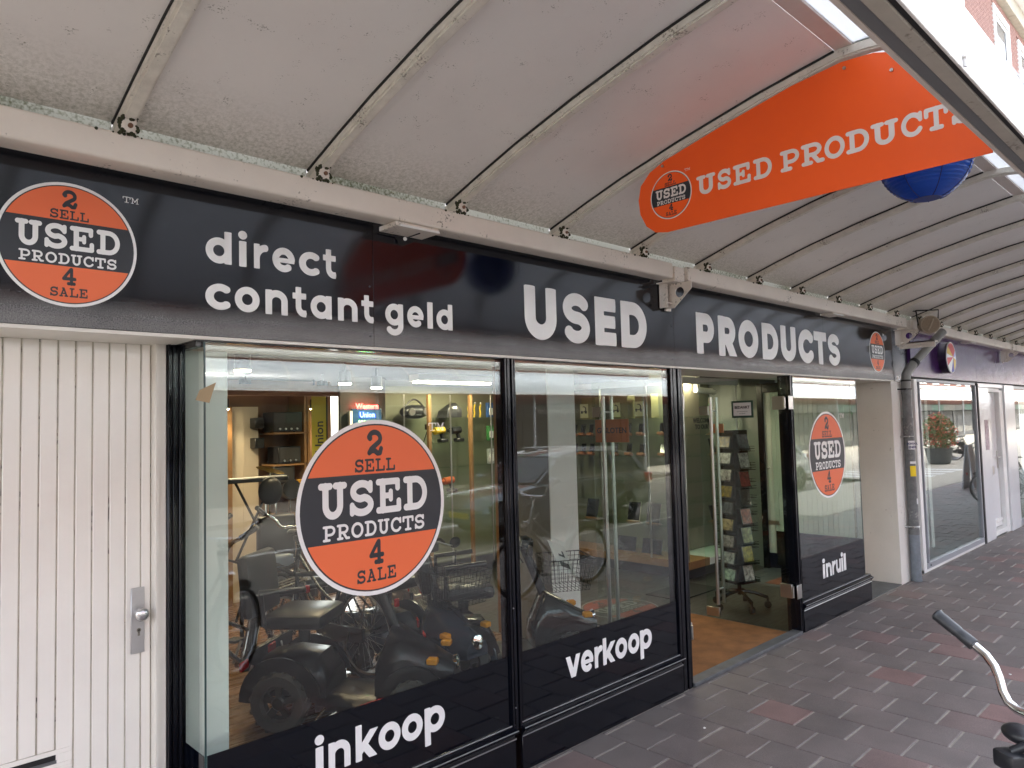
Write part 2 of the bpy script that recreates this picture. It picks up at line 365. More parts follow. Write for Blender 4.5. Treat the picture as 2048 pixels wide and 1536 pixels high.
TYPE = {
 'U': [([(.1, .9), (.40, .9)], T*.9, 1), ([(.60, .9), (.9, .9)], T*.9, 1), ([(.25, .9), (.25, .38)]+arc(.5, .37, .25, .27, 180, 360)+[(.75, .9)], T, 1)],
 'S': [(arc(.5, .69, .31, .21, 25, 262)+arc(.5, .31, .33, .21, 82, -155)[1:], T, 1), ([(.82, .90), (.82, .70)], T*.8, 1), ([(.15, .10), (.15, .32)], T*.8, 1)],
 'E': [([(.26, .1), (.26, .9)], T, 1), ([(.1, .9), (.84, .9)], T*.9, 1), ([(.1, .1), (.88, .1)], T*.9, 1), ([(.26, .5), (.56, .5)], T*.8, 1), ([(.84, .9), (.84, .70)], T*.85, 1), ([(.88, .1), (.88, .32)], T*.85, 1), ([(.57, .61), (.57, .39)], T*.75, 1)],
 'D': [([(.26, .1), (.26, .9)], T, 1), ([(.1, .9), (.5, .9)]+arc(.5, .5, .37, .4, 90, -90)+[(.1, .1)], T*.95, 1)],
 'P': [([(.27, .1), (.27, .9)], T, 1), ([(.1, .9), (.57, .9)]+arc(.57, .66, .29, .24, 90, -90)+[(.27, .42)], T*.92, 1), ([(.1, .1), (.5, .1)], T*.9, 1)],
 'R': [([(.25, .1), (.25, .9)], T, 1), ([(.1, .9), (.54, .9)]+arc(.54, .68, .27, .22, 90, -90)+[(.25, .46)], T*.92, 1), ([(.1, .1), (.42, .1)], T*.9, 1), ([(.50, .46), (.74, .1), (.92, .1)], T*.92, 1)],
 'O': [(arc(.5, .5, .38, .4, 0, 360, 40), T, 1)],
 'C': [(arc(.5, .5, .38, .4, 35, 325, 36), T, 1), ([(.84, .9), (.84, .64)], T*.85, 1)],
 'T': [([(.1, .66), (.1, .9), (.9, .9), (.9, .66)], T*.88, 1), ([(.5, .9), (.5, .1)], T, 1), ([(.30, .1), (.70, .1)], T*.9, 1)],
 'L': [([(.3, .9), (.3, .1)], T, 1), ([(.12, .9), (.5, .9)], T*.9, 1), ([(.12, .1), (.9, .1), (.9, .36)], T*.9, 1)],
 'A': [([(.5, .9), (.2, .1)], T*.92, 1), ([(.5, .9), (.8, .1)], T, 1), ([(.33, .36), (.67, .36)], T*.75, 1), ([(.08, .1), (.36, .1)], T*.85, 1), ([(.64, .1), (.92, .1)], T*.85, 1), ([(.36, .9), (.5, .9)], T*.85, 1)],
 '2': [(arc(.48, .665, .30, .235, 165, -35)+[(.30, .27), (.19, .12), (.33, .20), (.48, .19), (.63, .09), (.76, .10), (.82, .26)], T, 1), ([(.2, .72), (.24, .68)], T*1.15, 1)],
 '4': [([(.60, .9), (.12, .37), (.90, .37)], T*.9, 1), ([(.66, .9), (.66, .1)], T*1.05, 1), ([(.44, .1), (.86, .1)], T*.9, 1)],
 'M': [([(.22, .1), (.22, .9), (.5, .3), (.78, .9), (.78, .1)], T*.8, 1), ([(.08, .9), (.22, .9)], T*.7, 1), ([(.78, .9), (.92, .9)], T*.7, 1), ([(.08, .1), (.36, .1)], T*.7, 1), ([(.64, .1), (.92, .1)], T*.7, 1)],
 'G': [(arc(.5, .5, .38, .4, 35, 345, 36)+[(.87, .45), (.6, .45)], T, 1)],
 'N': [([(.22, .1), (.22, .9), (.78, .1), (.78, .9)], T, 1), ([(.66, .9), (.92, .9)], T*.8, 1), ([(.08, .1), (.38, .1)], T*.8, 1)],
}
def thin(font, k):
    return {c: [(p[0], p[1]*k, *p[2:]) for p in v] for c, v in font.items()}
FONTS = {'sans': SANS, 'heavy': HEAVY, 'type': TYPE, 'typethin': thin(TYPE, .5), 'typemid': thin(TYPE, .85)}
OUT = {}
def outline(font, ch):   # signed distance on a grid, marching squares, loops
    key = (font, ch)
    if key in OUT: return OUT[key]
    import numpy as np
    st = FONTS[font][ch]; pad = .03; h = .021
    allp = [p for s_ in st for p in s_[0]]; wm = max(s_[1] for s_ in st)/2+pad
    x0 = min(p[0] for p in allp)-wm; x1 = max(p[0] for p in allp)+wm; y0 = min(p[1] for p in allp)-wm; y1 = max(p[1] for p in allp)+wm
    nx = int((x1-x0)/h)+2; ny = int((y1-y0)/h)+2
    X, Y = np.meshgrid(x0+h*np.arange(nx)+.0013, y0+h*np.arange(ny)+.0017); D = np.full(X.shape, 9.)
    for s_ in st:
        pts, wd, rnd = s_[0], s_[1], s_[2]; d = np.full(X.shape, 9.); n = len(pts)-1
        for i in range(n):
            ax, ay = pts[i]; bx, by = pts[i+1]; dx, dy = bx-ax, by-ay; l2 = dx*dx+dy*dy
            if l2 < 1e-12: continue
            t = ((X-ax)*dx+(Y-ay)*dy)/l2; tc = np.clip(t, 0, 1); q = np.hypot(X-ax-tc*dx, Y-ay-tc*dy)-wd/2
            if not rnd:
                l = math.sqrt(l2)
                if i == 0: q = np.where(t < 0, np.maximum(np.abs((X-ax)*dy-(Y-ay)*dx)/l-wd/2, -t*l), q)
                if i == n-1: q = np.where(t > 1, np.maximum(np.abs((X-ax)*dy-(Y-ay)*dx)/l-wd/2, (t-1)*l), q)
            d = np.minimum(d, q)
        if len(s_) > 3: d = np.maximum(d, np.maximum(s_[3][0]-Y, Y-s_[3][1]))
        D = np.minimum(D, d)
    seg = {}
    def ip(i, j, k, l):
        if (i, j) > (k, l): i, j, k, l = k, l, i, j
        a, b = D[j, i], D[l, k]; t = a/(a-b)
        return (round(float(X[j, i]+t*(X[l, k]-X[j, i])), 6), round(float(Y[j, i]+t*(Y[l, k]-Y[j, i])), 6))
    ins = D < 0
    cells = np.argwhere((ins[:-1, :-1] != ins[1:, :-1]) | (ins[:-1, :-1] != ins[:-1, 1:]) | (ins[:-1, :-1] != ins[1:, 1:]))
    for j, i in cells:
        c = [(i, j), (i+1, j), (i+1, j+1), (i, j+1)]; b = [bool(ins[q[1], q[0]]) for q in c]; cr = []
        for k in range(4):
            a, d = c[k], c[(k+1) % 4]
            if b[k] != b[(k+1) % 4]: cr.append((ip(*a, *d), b[k]))
        for k in range(0, len(cr), 1):
            if cr[k][1]:   # leaving the inside: start
                seg[cr[k][0]] = cr[(k+1) % len(cr)][0]
    loops = []
    while seg:
        s0 = next(iter(seg)); lp = [s0]; cur = seg.pop(s0)
        while cur != s0 and cur in seg: lp.append(cur); cur = seg.pop(cur)
        # simplify
        keep = [lp[0]]
        for k in range(1, len(lp)):
            a = Vector(keep[-1]); bq = Vector(lp[k]); cq = Vector(lp[(k+1) % len(lp)]); e = cq-a; l = e.length
            dd = abs((bq-a).x*e.y-(bq-a).y*e.x)/l if l > 1e-9 else 0
            if dd > .0018 or (bq-a).length > .055: keep.append(lp[k])
        if len(keep) > 3: loops.append(keep)
    xs = [p[0] for lp in loops for p in lp]
    OUT[key] = (loops, min(xs), max(xs)); return OUT[key]
GM = {}
def fill(bm, loops, f, front, back):   # f maps (u, v, depth) to a point; outer loops take the holes that lie inside them
    def area(lp): return sum(p[0]*q[1]-q[0]*p[1] for p, q in zip(lp, lp[1:]+lp[:1]))/2
    def inside(p, lp):
        c = False
        for (x0, y0), (x1, y1) in zip(lp, lp[1:]+lp[:1]):
            if (y0 > p[1]) != (y1 > p[1]) and p[0] < (x1-x0)*(p[1]-y0)/(y1-y0)+x0: c = not c
        return c
    depth = [sum(inside(lp[0], o) for o in loops if o is not lp) for lp in loops]
    for lp, d in zip(loops, depth):
        if d % 2: continue
        grp = [lp]+[h for h, e in zip(loops, depth) if e == d+1 and inside(h[0], lp)]
        flat = [p for l in grp for p in l]
        tris = geometry.tessellate_polygon([[Vector((p[0], p[1], 0)) for p in l] for l in grp])
        A = [bm.verts.new(f(p[0], p[1], front)) for p in flat]; Bk = [bm.verts.new(f(p[0], p[1], back)) for p in flat]
        for t in tris:
            try: bm.faces.new([A[i] for i in t])
            except ValueError: pass
        k = 0
        for l in grp:
            n = len(l)
            for i in range(n):
                p, q = k+i, k+(i+1) % n
                try: bm.faces.new((A[p], A[q], Bk[q], Bk[p]))
                except ValueError: pass
            k += n
def glyph_mesh(font, ch, m):   # normalised: u 0..1 over the glyph's own width, v in font units, facing -y, 1 unit deep
    key = (font, ch, m.name)
    if key not in GM:
        loops, a, b = outline(font, ch); bm = bmesh.new()
        fill(bm, loops, lambda u, v, d: ((u-a)/(b-a), d, v), -1, 0)
        bmesh.ops.recalc_face_normals(bm, faces=bm.faces)
        me = bpy.data.meshes.new('letter'); bm.to_mesh(me); bm.free(); me.materials.append(m); GM[key] = me
    return GM[key]
def letters(parent, font, items, base, size, y, m, depth=.0016, rz=None, x=None):
    for ch, a, b in items:
        me = glyph_mesh(font, ch, m)
        if rz is None: mw = Matrix.Translation((a, y, base)) @ Matrix.Diagonal((b-a, depth, size, 1))
        else: mw = Matrix.Translation((x, a, base)) @ Matrix.Rotation(rz, 4, 'Z') @ Matrix.Diagonal((abs(b-a), depth, size, 1))
        link('letter', me, parent, mw)
def wordmesh(b, font, text, cx, cy, width, height, d0, d1, gap=.12, f=None):   # a word centred at (cx, cy) in (u, v) as geometry added to builder b
    gl = [outline(font, c) for c in text]; tot = sum(g[2]-g[1] for g in gl)+gap*(len(gl)-1); s = width/tot; x = cx-width/2
    for (loops, a, e) in gl:
        fill(b.bm, [[((p[0]-a)*s+x, (p[1]-.5)*height+cy) for p in lp] for lp in loops], f or (lambda u, v, d: (u, d, v)), d0, d1)
        x += (e-a+gap)*s
def textobj(name, text, size, mw, m, parent=None, depth=.001, bold=0., align='CENTER', xs=1.):
    cu = bpy.data.curves.new(name, 'FONT'); cu.body = text; cu.size = size; cu.extrude = depth; cu.align_x = align; cu.align_y = 'CENTER'; cu.offset = bold
    cu.resolution_u = 2
    o = bpy.data.objects.new(name, cu); col.objects.link(o); bpy.context.view_layer.update()
    me = bpy.data.meshes.new_from_object(o.evaluated_get(bpy.context.evaluated_depsgraph_get())); bpy.data.objects.remove(o); bpy.data.curves.remove(cu)
    me.name = name; me.materials.clear(); me.materials.append(m)
    me.transform(mw @ Matrix.Diagonal((xs, 1, 1, 1)))
    return link(name, me, parent)
FACE = Matrix.Rotation(pi/2, 4, 'X')                        # text upright, facing -y
def facing_y(x, y, z): return Matrix.Translation((x, y, z)) @ FACE
def facing_mx(x, y, z): return Matrix.Translation((x, y, z)) @ Matrix.Rotation(-pi/2, 4, 'Z') @ FACE   # facing -x
def disc(b, f, r, d0, d1, n=72, lo=None, hi=None):          # disc, or the part of it above lo / below hi
    pts = []
    for i in range(n):
        a = 2*pi*i/n; pts.append((r*cos(a), r*sin(a)))
    if lo is not None:
        a0 = math.asin(lo/r); pts = [(r*cos(a0+(pi-2*a0)*i/40), r*sin(a0+(pi-2*a0)*i/40)) for i in range(41)]
    if hi is not None:
        a0 = math.asin(hi/r); a1 = pi-a0; pts = [(r*cos(a1+(2*pi+a0-a1)*i/40), r*sin(a1+(2*pi+a0-a1)*i/40)) for i in range(41)]
    A = [b.bm.verts.new(f(u, v, d0)) for u, v in pts]; Z = [b.bm.verts.new(f(u, v, d1)) for u, v in pts]; k = len(pts)
    b.bm.faces.new(A); b.bm.faces.new(Z[::-1])
    for i in range(k): b.bm.faces.new((A[i], Z[i], Z[(i+1) % k], A[(i+1) % k]))
def logo(parent, f, r, t=.0007, tm=True, mats=None, tmp=(.985, .86, .12)):
    mw, md, mo = mats or (M_WHITEV, M_DARKV, M_ORANGEV)
    b = B(); disc(b, f, r, -t, 0); b.out('white_rim', mw, parent, 0)
    b = B(); disc(b, f, r*.953, -2*t, -t*1.01); b.out('dark_disc', md, parent, 0)
    b = B(); disc(b, f, r*.935, -3*t, -2.01*t, lo=r*.38); disc(b, f, r*.935, -3*t, -2.01*t, hi=-r*.355); b.out('orange_field', mo, parent, 0)
    b = B()
    for tx, cy, h, wd, g in (('2', .735, .30, .215, 0), ('SELL', .478, .155, .545, .12), ('4', -.515, .285, .20, 0), ('SALE', -.77, .155, .525, .12)):
        wordmesh(b, 'typemid' if len(tx) > 1 else 'type', tx, 0, cy*r, wd*r, h*r, -4*t, -3.01*t, g, f)
    b.out('dark_lettering', md, parent, 0)
    b = B(); wordmesh(b, 'type', 'USED', 0, .114*r, 1.47*r, .405*r, -4*t, -2.01*t, .10, f)
    wordmesh(b, 'typemid', 'PRODUCTS', 0, -.238*r, 1.37*r, .178*r, -4*t, -2.01*t, .12, f)
    b.out('white_lettering', mw, parent, 0)
    if tm:
        b = B(); wordmesh(b, 'typethin', 'TM', tmp[0]*r, tmp[1]*r, tmp[2]*2*r, tmp[2]*.9*r, -t, 0, .05, f); b.out('trademark', mw, parent, 0)

# ================================================================== GROUND
def tile_mat():
    m = bpy.data.materials.new('paving tile'); m.use_nodes = True; t = m.node_tree; L = t.links.new; p = t.nodes['Principled BSDF']
    oi = nd(t, 'ShaderNodeObjectInfo'); geo = nd(t, 'ShaderNodeNewGeometry'); at = nd(t, 'ShaderNodeAttribute', attribute_name='tint')
    ad = nd(t, 'ShaderNodeMath', operation='ADD'); L(oi.outputs['Random'], ad.inputs[0]); L(at.outputs['Fac'], ad.inputs[1])
    fr = nd(t, 'ShaderNodeMath', operation='FRACT'); L(ad.outputs[0], fr.inputs[0])
    cr = nd(t, 'ShaderNodeValToRGB'); L(fr.outputs[0], cr.inputs[0]); e = cr.color_ramp; e.interpolation = 'LINEAR'
    e.elements[0].color = (.128, .108, .102, 1); e.elements[1].color = (.215, .125, .115, 1)
    for pos, c in ((.3, (.140, .117, .111)), (.62, (.152, .125, .118)), (.80, (.138, .111, .105)), (.90, (.172, .115, .108))):
        k = e.elements.new(pos); k.color = (*c, 1)
    n = nd(t, 'ShaderNodeTexNoise'); n.inputs['Scale'].default_value = 260; n.inputs['Detail'].default_value = 3; L(geo.outputs['Position'], n.inputs['Vector'])
    n2 = nd(t, 'ShaderNodeTexNoise'); n2.inputs['Scale'].default_value = 3.2; n2.inputs['Detail'].default_value = 6; L(geo.outputs['Position'], n2.inputs['Vector'])
    r1 = nd(t, 'ShaderNodeMapRange'); r1.inputs[1].default_value = .25; r1.inputs[2].default_value = .75; r1.inputs[3].default_value = .62; r1.inputs[4].default_value = 1.42; L(n.outputs[0], r1.inputs[0])
    r2 = nd(t, 'ShaderNodeMapRange'); r2.inputs[1].default_value = .3; r2.inputs[2].default_value = .7; r2.inputs[3].default_value = .80; r2.inputs[4].default_value = 1.16; L(n2.outputs[0], r2.inputs[0])
    mu = nd(t, 'ShaderNodeMath', operation='MULTIPLY'); L(r1.outputs[0], mu.inputs[0]); L(r2.outputs[0], mu.inputs[1])
    mx = nd(t, 'ShaderNodeMix', data_type='RGBA', blend_type='MULTIPLY'); mx.inputs[0].default_value = 1; L(cr.outputs[0], mx.inputs[6]); L(mu.outputs[0], mx.inputs[7])
    # grey cement-like film on the tiles right along the shop front
    sx = nd(t, 'ShaderNodeSeparateXYZ'); L(geo.outputs['Position'], sx.inputs[0])
    r3 = nd(t, 'ShaderNodeMapRange'); r3.inputs[1].default_value = 2.45; r3.inputs[2].default_value = 2.95; r3.inputs[4].default_value = .75; L(sx.outputs[1], r3.inputs[0])
    n3 = nd(t, 'ShaderNodeMath', operation='MULTIPLY'); L(r3.outputs[0], n3.inputs[0]); L(n2.outputs[0], n3.inputs[1])
    m2 = nd(t, 'ShaderNodeMix', data_type='RGBA'); m2.inputs[7].default_value = (.15, .145, .135, 1); L(n3.outputs[0], m2.inputs[0]); L(mx.outputs[2], m2.inputs[6])
    L(m2.outputs[2], p.inputs['Base Color']); p.inputs['Roughness'].default_value = .62
    b = nd(t, 'ShaderNodeBump'); b.inputs['Strength'].default_value = .35; b.inputs['Distance'].default_value = .003; L(n.outputs[0], b.inputs['Height']); L(b.outputs[0], p.inputs['Normal'])
    return m
M_TILE = tile_mat()
PX, PY = .298, .312
def ground():
    b = B(); b.box(-40, 120, -2.30, 3.02, -.30, -.0065); pav = b.out('pavement', M_SAND); tag(pav, kind='structure')
    spots = []
    for i in range(-14, 64):
        x0 = 4.474+PX*i
        for j in range(-6, 6):
            y1 = 1.555+PY*j+(PY/2 if i % 2 else 0)
            if y1+PY > 3.0: yt = 2.992
            else: yt = y1+PY
            if y1 > 2.96: continue
            spots.append((x0, y1, yt))
    # the visible ones (nearest first) are tiles of their own
    inv = scene.camera.matrix_world.inverted()
    def vis(s_):
        c = inv @ Vector((s_[0]+.15, s_[1]+.15, 0))
        if c.z > -.1: return None
        u, v = c.x/-c.z*1460.7, c.y/-c.z*1460.7
        if abs(u) < 1060+140/-c.z*2 and abs(v) < 768+170: return -c.z
        return None
    V = sorted([(vis(s_), s_) for s_ in spots if vis(s_) is not None])
    near = [s_ for d, s_ in V[:300]]; ns = set(near)
    me = {}
    def tmesh(h, k):
        key = (round(h, 3), k)
        if key not in me:
            rr = random.Random(k); b = B(); b.box(.0035, PX-.0035, .0028+rr.uniform(0, .001), h-.0085+rr.uniform(-.0015, .002), -.05, 0, .0035)
            for v in b.bm.verts:
                if v.co.z > -.001: v.co.z += rr.uniform(-.0012, .0012)
            me[key] = b.mesh('paving_tile', M_TILE, 0)
        return me[key]
    for k, (x, y, yt) in enumerate(near):
        h = yt-y; o = link('paving_tile', tmesh(h, k % 5 if abs(h-PY) < .01 else 0), pav)
        o.location = (x+R.uniform(-.0015, .0015), y+R.uniform(-.0015, .0015), R.uniform(-.0022, .0014)); o.rotation_euler = (R.uniform(-.004, .004), R.uniform(-.004, .004), R.uniform(-.004, .004))
    b = B(); tint = []
    for s_ in spots:
        if s_ in ns: continue
        n0 = len(b.bm.faces); b.box(s_[0]+.0035, s_[0]+PX-.0035, s_[1]+.003, s_[2]-.008, -.05, R.uniform(-.003, .001))
        tint += [R.random()]*6
    for f in b.bm.faces: f.smooth = False
    bm = b.bm; bmesh.ops.recalc_face_normals(bm, faces=bm.faces); m_ = bpy.data.meshes.new('paving_tiles_beyond'); bm.to_mesh(m_); bm.free(); m_.materials.append(M_TILE)
    a = m_.attributes.new('tint', 'FLOAT', 'FACE'); a.data.foreach_set('value', tint)
    tag(link('paving_tiles_beyond', m_, pav), kind='stuff')
    b = B(); b.box(-40, 13.99, -2.295, -.05, -.02, .0035); tag(b.out('kerbside_paving', mat('kerbside paving', (.15, .13, .12), .8, var=.25, vs_=4, bump=.3, bs=40)), kind='structure')
    b = B(); b.box(14, 120, -2.295, -.05, -.02, .0036); b.box(23, 120, -12, -2.30, -.02, .0036); tag(b.out('square_paving', mat('sandy paving', (.46, .42, .345), .85, var=.2, vs_=4, bump=.3, bs=40)), kind='structure')
    b = B(); b.box(-40, 120, -2.44, -2.30, -.35, -.004, .012); tag(b.out('kerb', M_CONC), kind='structure')
    b = B(); b.box(-200, 300, -9.2, -2.44, -.4, -.11); tag(b.out('road', M_ASPH), kind='structure')
    b = B(); b.box(-200, 300, -16, -9.2, -.4, .0); tag(b.out('opposite_pavement', mat('pale paving', (.20, .18, .155), .8, var=.2, vs_=5, bump=.3)), kind='structure')
    b = B(); b.box(-600, 700, -900, 900, -.6, -.45); tag(b.out('ground', mat('far ground', (.12, .11, .10), .9)), kind='structure')
    for k, (x, y, l) in enumerate(((15.2, -.8, 1.2), (17.4, -1.3, 1.2))):
        pass
    b = B()
    for x in range(-3, 14): b.box(2+x*3.2, 3.4+x*3.2, -5.75, -5.60, -.112, -.106)
    o = b.out('road_marking', M_WHITEP); solo(o, 'dashed white line painted along the middle of the road', 'road marking')
    zc = thing('zebra_crossing', 'white crossing stripes painted on the pale square farther along the street', 'road marking', (26, -3, 0))
    for k in range(5):
        b = B(); b.box(23.5+k*1.0, 24.0+k*1.0, -4.2, -1.2, .0045, .0085); b.out('stripe', M_WHITEP, zc)
    # litter on the tiles
    for k, (x, y, s_, lab, mm) in enumerate(((4.05, 2.55, .016, 'white crumb of paper on the grey tile nearest the doorway', M_WHITEP), (7.05, 2.30, .022, 'torn scrap of pale paper lying in a tile joint before the right-hand window', M_CREAMP),
            (3.28, 2.36, .018, 'small forked white twig of litter near the kick board', M_WHITEP), (6.35, 1.42, .017, 'white fleck of litter beside the bicycle grip', M_WHITEP))):
        b = B(); b.box(x, x+s_, y, y+s_*.6, .0015, .006, .001); b.box(x+s_*.5, x+s_*1.2, y+s_*.4, y+s_*1.0, .0018, .005, .001); solo(b.out('litter', mm), lab, 'litter')
ground()

# ================================================================== BUILDING SHELL (own row)
def upper_wall():
    Y0 = 5.2
    root = thing('brick_building', 'red brick upper storeys with white framed windows above the shop row', 'building', (24, 5.6, 3.0))
    b = B(); b.box(-12, 60, Y0+.04, 5.8, 3.0, 16.4); b.out('wall', M_MORTAR, root)
    b = B(); b.box(-12, 60, 3.025, Y0+.04, 2.935, 2.99); b.out('flat_roof', M_CONC, root)
    wins = [(20.7, 22.58), (26.0, 27.9), (29.25, 31.2), (34.5, 36.4)]
    b = B(); bh, bl, j = .062, .215, .011
    for r in range(45):
        z = 11.9+r*(bh+j)
        if z > 14.74: break
        x = 19.4+(.113 if r % 2 else 0)
        while x < 37.5:
            if not any(x+bl > a-.05 and x < c+.05 and z < 14.5 for a, c in wins): b.box(x, x+bl, Y0+R.uniform(0, .004), Y0+.045, z, z+bh)
            x += bl+j
    tag(b.out('bricks', M_BRICK, root, 0), kind='stuff')
    for a, c in wins:
        f = B()
        for q in ((a-.05, a+.17), (c-.17, c+.05)): f.box(q[0], q[1], Y0-.03, Y0+.2, 11.85, 14.46, .01)
        for z0, z1 in ((14.24, 14.46), (11.85, 12.0), (12.62, 12.74)): f.box(a+.17, c-.17, Y0-.028, Y0+.2, z0, z1, .01)
        fr = f.out('window', M_WHITEP, root)
        g = B(); g.box(a+.17, c-.17, Y0+.03, Y0+.038, 12.74, 14.24); g.out('pane', mat('sky pane', (.06, .07, .08), .03, spec=.9), fr)
        g = B(); g.box(a+.17, c-.17, Y0, Y0+.03, 12.0, 12.62); g.out('lower_panel', M_CONC, fr)
        for z0, z1 in ((12.78, 12.90), (14.08, 14.20)):
            g = B(); g.box(a+.30, c-.30, Y0+.005, Y0+.029, z0, z1, .004); g.out('sash_rail', M_WHITEP, fr)
        for x in (a+.22, c-.34):
            g = B(); g.box(x, x+.12, Y0+.004, Y0+.029, 12.78, 14.2, .004); g.out('sash_stile', M_WHITEP, fr)
    x = 16.0
    while x < 42:
        b = B(); b.box(x, x+1.99, Y0-.2, Y0+.2, 14.77, 15.30, .01); b.out('cornice_block', M_CONC, root); x += 2.0
    b = B(); b.prism([(Y0-.75, 15.40), (Y0-.6, 15.31), (Y0+.2, 15.31), (Y0+.2, 16.0), (Y0-.66, 16.0), (Y0-.75, 15.85)], 'x', 14, 44); b.out('gutter', M_WHITEP, root)
    b = B(); b.box(16, 42, Y0-.78, Y0-.752, 15.5, 15.55); b.out('gutter_rim', M_GREYF, root)
upper_wall()

# ================================================================== CANOPY
RX0, RP = .8195, .7876                       # first rib and rib spacing
UND = [(2.904, 3.0726), (2.640, 3.1595), (2.380, 3.2387), (2.020, 3.3322), (1.576, 3.4301), (1.2155, 3.4928)]   # underside of the boards, (y, z)
def off(prof, d):
    o = []
    for i, (y, z) in enumerate(prof):
        a = prof[max(i-1, 0)]; b = prof[min(i+1, len(prof)-1)]; t = Vector((b[0]-a[0], b[1]-a[1])).normalized(); o.append((y+t.y*d, z-t.x*d))
    return o
def barrel(d, n=18, t1=90): return [(1.1385-(.620+d)*sin(rad(t1*i/n)), 2.871+(.630+d)*cos(rad(t1*i/n))) for i in range(n+1)]
def canopy():
    root = thing('canopy', 'long cream arcade canopy with white ribs over the pavement', 'canopy', (4, 1.7, 2.9))
    xs = [RX0+RP*k for k in range(-3, 36)]
    proto = {}
    def inst(name, builder, m, x, parent=root):
        if name not in proto: b = B(); builder(b); proto[name] = b.mesh(name, m)
        o = link(name, proto[name], parent); o.location = (x, 0, 0); return o
    def panel(b): b.prism(UND+off(UND, .014)[::-1], 'x', .004, RP-.004)
    arcp = barrel(-.009, t1=84)
    ribtop = UND+[(1.177, 3.4928)]+arcp[1:]
    def rib(b): b.prism(off(ribtop, -.001)+off(ribtop, -.036)[::-1], 'x', -.028, .028)
    def ribface(b): b.prism(off(ribtop, -.032)+off(ribtop, -.044)[::-1], 'x', -.018, .018)
    def gasket(b): b.prism(off(UND, -.0005)+off(UND, -.010)[::-1], 'x', -.0335, -.0282)
    def foot(b): b.box(-.027, .027, 2.803, 2.935, 3.0115, 3.066, .006)
    def moss(b):
        rr = random.Random(5)
        for k in range(90):
            a = rr.uniform(0, 4); e = a % 1; q = ((-1+2*e, -1), (1, -1+2*e), (1-2*e, 1), (-1, 1-2*e))[int(a)]
            b.sphere((q[0]*.025+rr.uniform(-.005, .005), 2.803+rr.uniform(-.004, .03), 3.038+q[1]*.027+rr.uniform(-.006, .006)), rr.uniform(.0035, .0085), n=6, m=4)
        for k in range(26):
            b.sphere((rr.gauss(0, .05), 2.816+rr.uniform(-.002, .03), 3.008+rr.uniform(-.006, .004)), rr.uniform(.003, .007), n=6, m=4)
    def bolt(b): b.cyl((.002, 2.795, 3.036), (.002, 2.8025, 3.036), .009, n=8)
    for k, x in enumerate(xs):
        inst('panel', panel, M_PANEL, x)
        r = inst('rib', rib, M_RIB, x); inst('rib_face', ribface, M_RIB, 0, r)
        inst('gasket', gasket, M_SEAL, x)
        a = inst('rib_foot', foot, M_BEAM, x)
        tag(inst('moss', moss, M_MOSS, 0, a), kind='stuff'); inst('bolt', bolt, mat('rusty bolt', (.16, .075, .04), .7), 0, a)
    def strip(b): b.box(.03, RP-.03, 2.915, 2.925, 3.0115, 3.1155)   # translucent strip between board ends and beam
    for x in xs: inst('light_strip', strip, M_STRIP, x)
    def flat(b): b.box(.003, RP-.003, 1.140, 1.212, 3.491, 3.504)
    for x in xs: inst('soffit_strip', flat, M_TRIM, x)
    def sheet(b): b.prism(barrel(0)+barrel(.009)[::-1], 'x', .006, RP*2-.006)
    for x in xs[::2]: inst('curved_sheet', sheet, M_PLASTIC, x)
    def strap(b): b.prism(barrel(.0101)+barrel(.0155)[::-1], 'x', -.022, .022)
    for x in xs[::2]: inst('strap', strap, M_WHITEP, x)
    def seg(name, m, y0, y1, z0, z1, bev=.0):
        def f(b): b.box(.0015, RP*3-.0015, y0, y1, z0, z1, bev)
        for x in xs[::3]: inst(name, f, m, x)
    seg('edge_trim', M_TRIM, .599, .6115, 2.820, 2.851)
    seg('gutter', M_GUTGREY, .5682, .5985, 2.824, 2.869)
    seg('edge_beam', M_GUTBEIGE, .5286, .5675, 2.820, 2.878, .003)
    seg('rubber_lip', M_SEAL, .5123, .5278, 2.825, 2.860)
    seg('outer_flange', M_WHITEP, .5030, .5115, 2.815, 2.871, .002)
    def fl(b):
        b.cyl((-.242, .503, 2.846), (-.242, .494, 2.846), .007, n=8); b.box(-.246, -.238, .495, .502, 2.82, 2.853)
    for x in xs: inst('flange_bolt', fl, M_STEEL, x)
    # main beam in lengths of about 4.7 m, with joint blocks and wall brackets
    joints = [-4.84, -.22, 4.40, 9.10, 13.88, 18.6, 23.3, 28.0]
    for a, c in zip(joints, joints[1:]):
        b = B(); b.box(a+.093, c-.093, 2.816, 2.940, 2.903, 3.011, .013, seg=3); b.out('beam', M_BEAM, root)
    for a in joints:
        b = B(); b.box(a-.062, a+.062, 2.828, 2.935, 2.895, 2.995, .004); b.out('joint_block', M_BEAM, root)
        b = B(); b.box(a-.09, a+.10, 2.815, 2.965, 2.884, 2.892, .002)
        outer = [(2.735, 2.883), (2.962, 2.883), (2.962, 2.712), (2.880, 2.712), (2.735, 2.835)]
        hole = [(2.832+.036*cos(2*pi*i/24), 2.818+.036*sin(2*pi*i/24)) for i in range(24)]
        fill(b.bm, [outer, hole], lambda u, v, d: (d, u, v), a-.004, a+.004)
        b.box(a-.004, a+.055, 2.945, 2.962, 2.70, 2.883); b.box(a-.06, a-.045, 2.90, 2.962, 2.715, 2.883); b.cyl((a-.075, 2.90, 2.745), (a+.03, 2.90, 2.745), .008, n=8)
        b.out('wall_bracket', M_BEAM, root)
    return root
canopy()
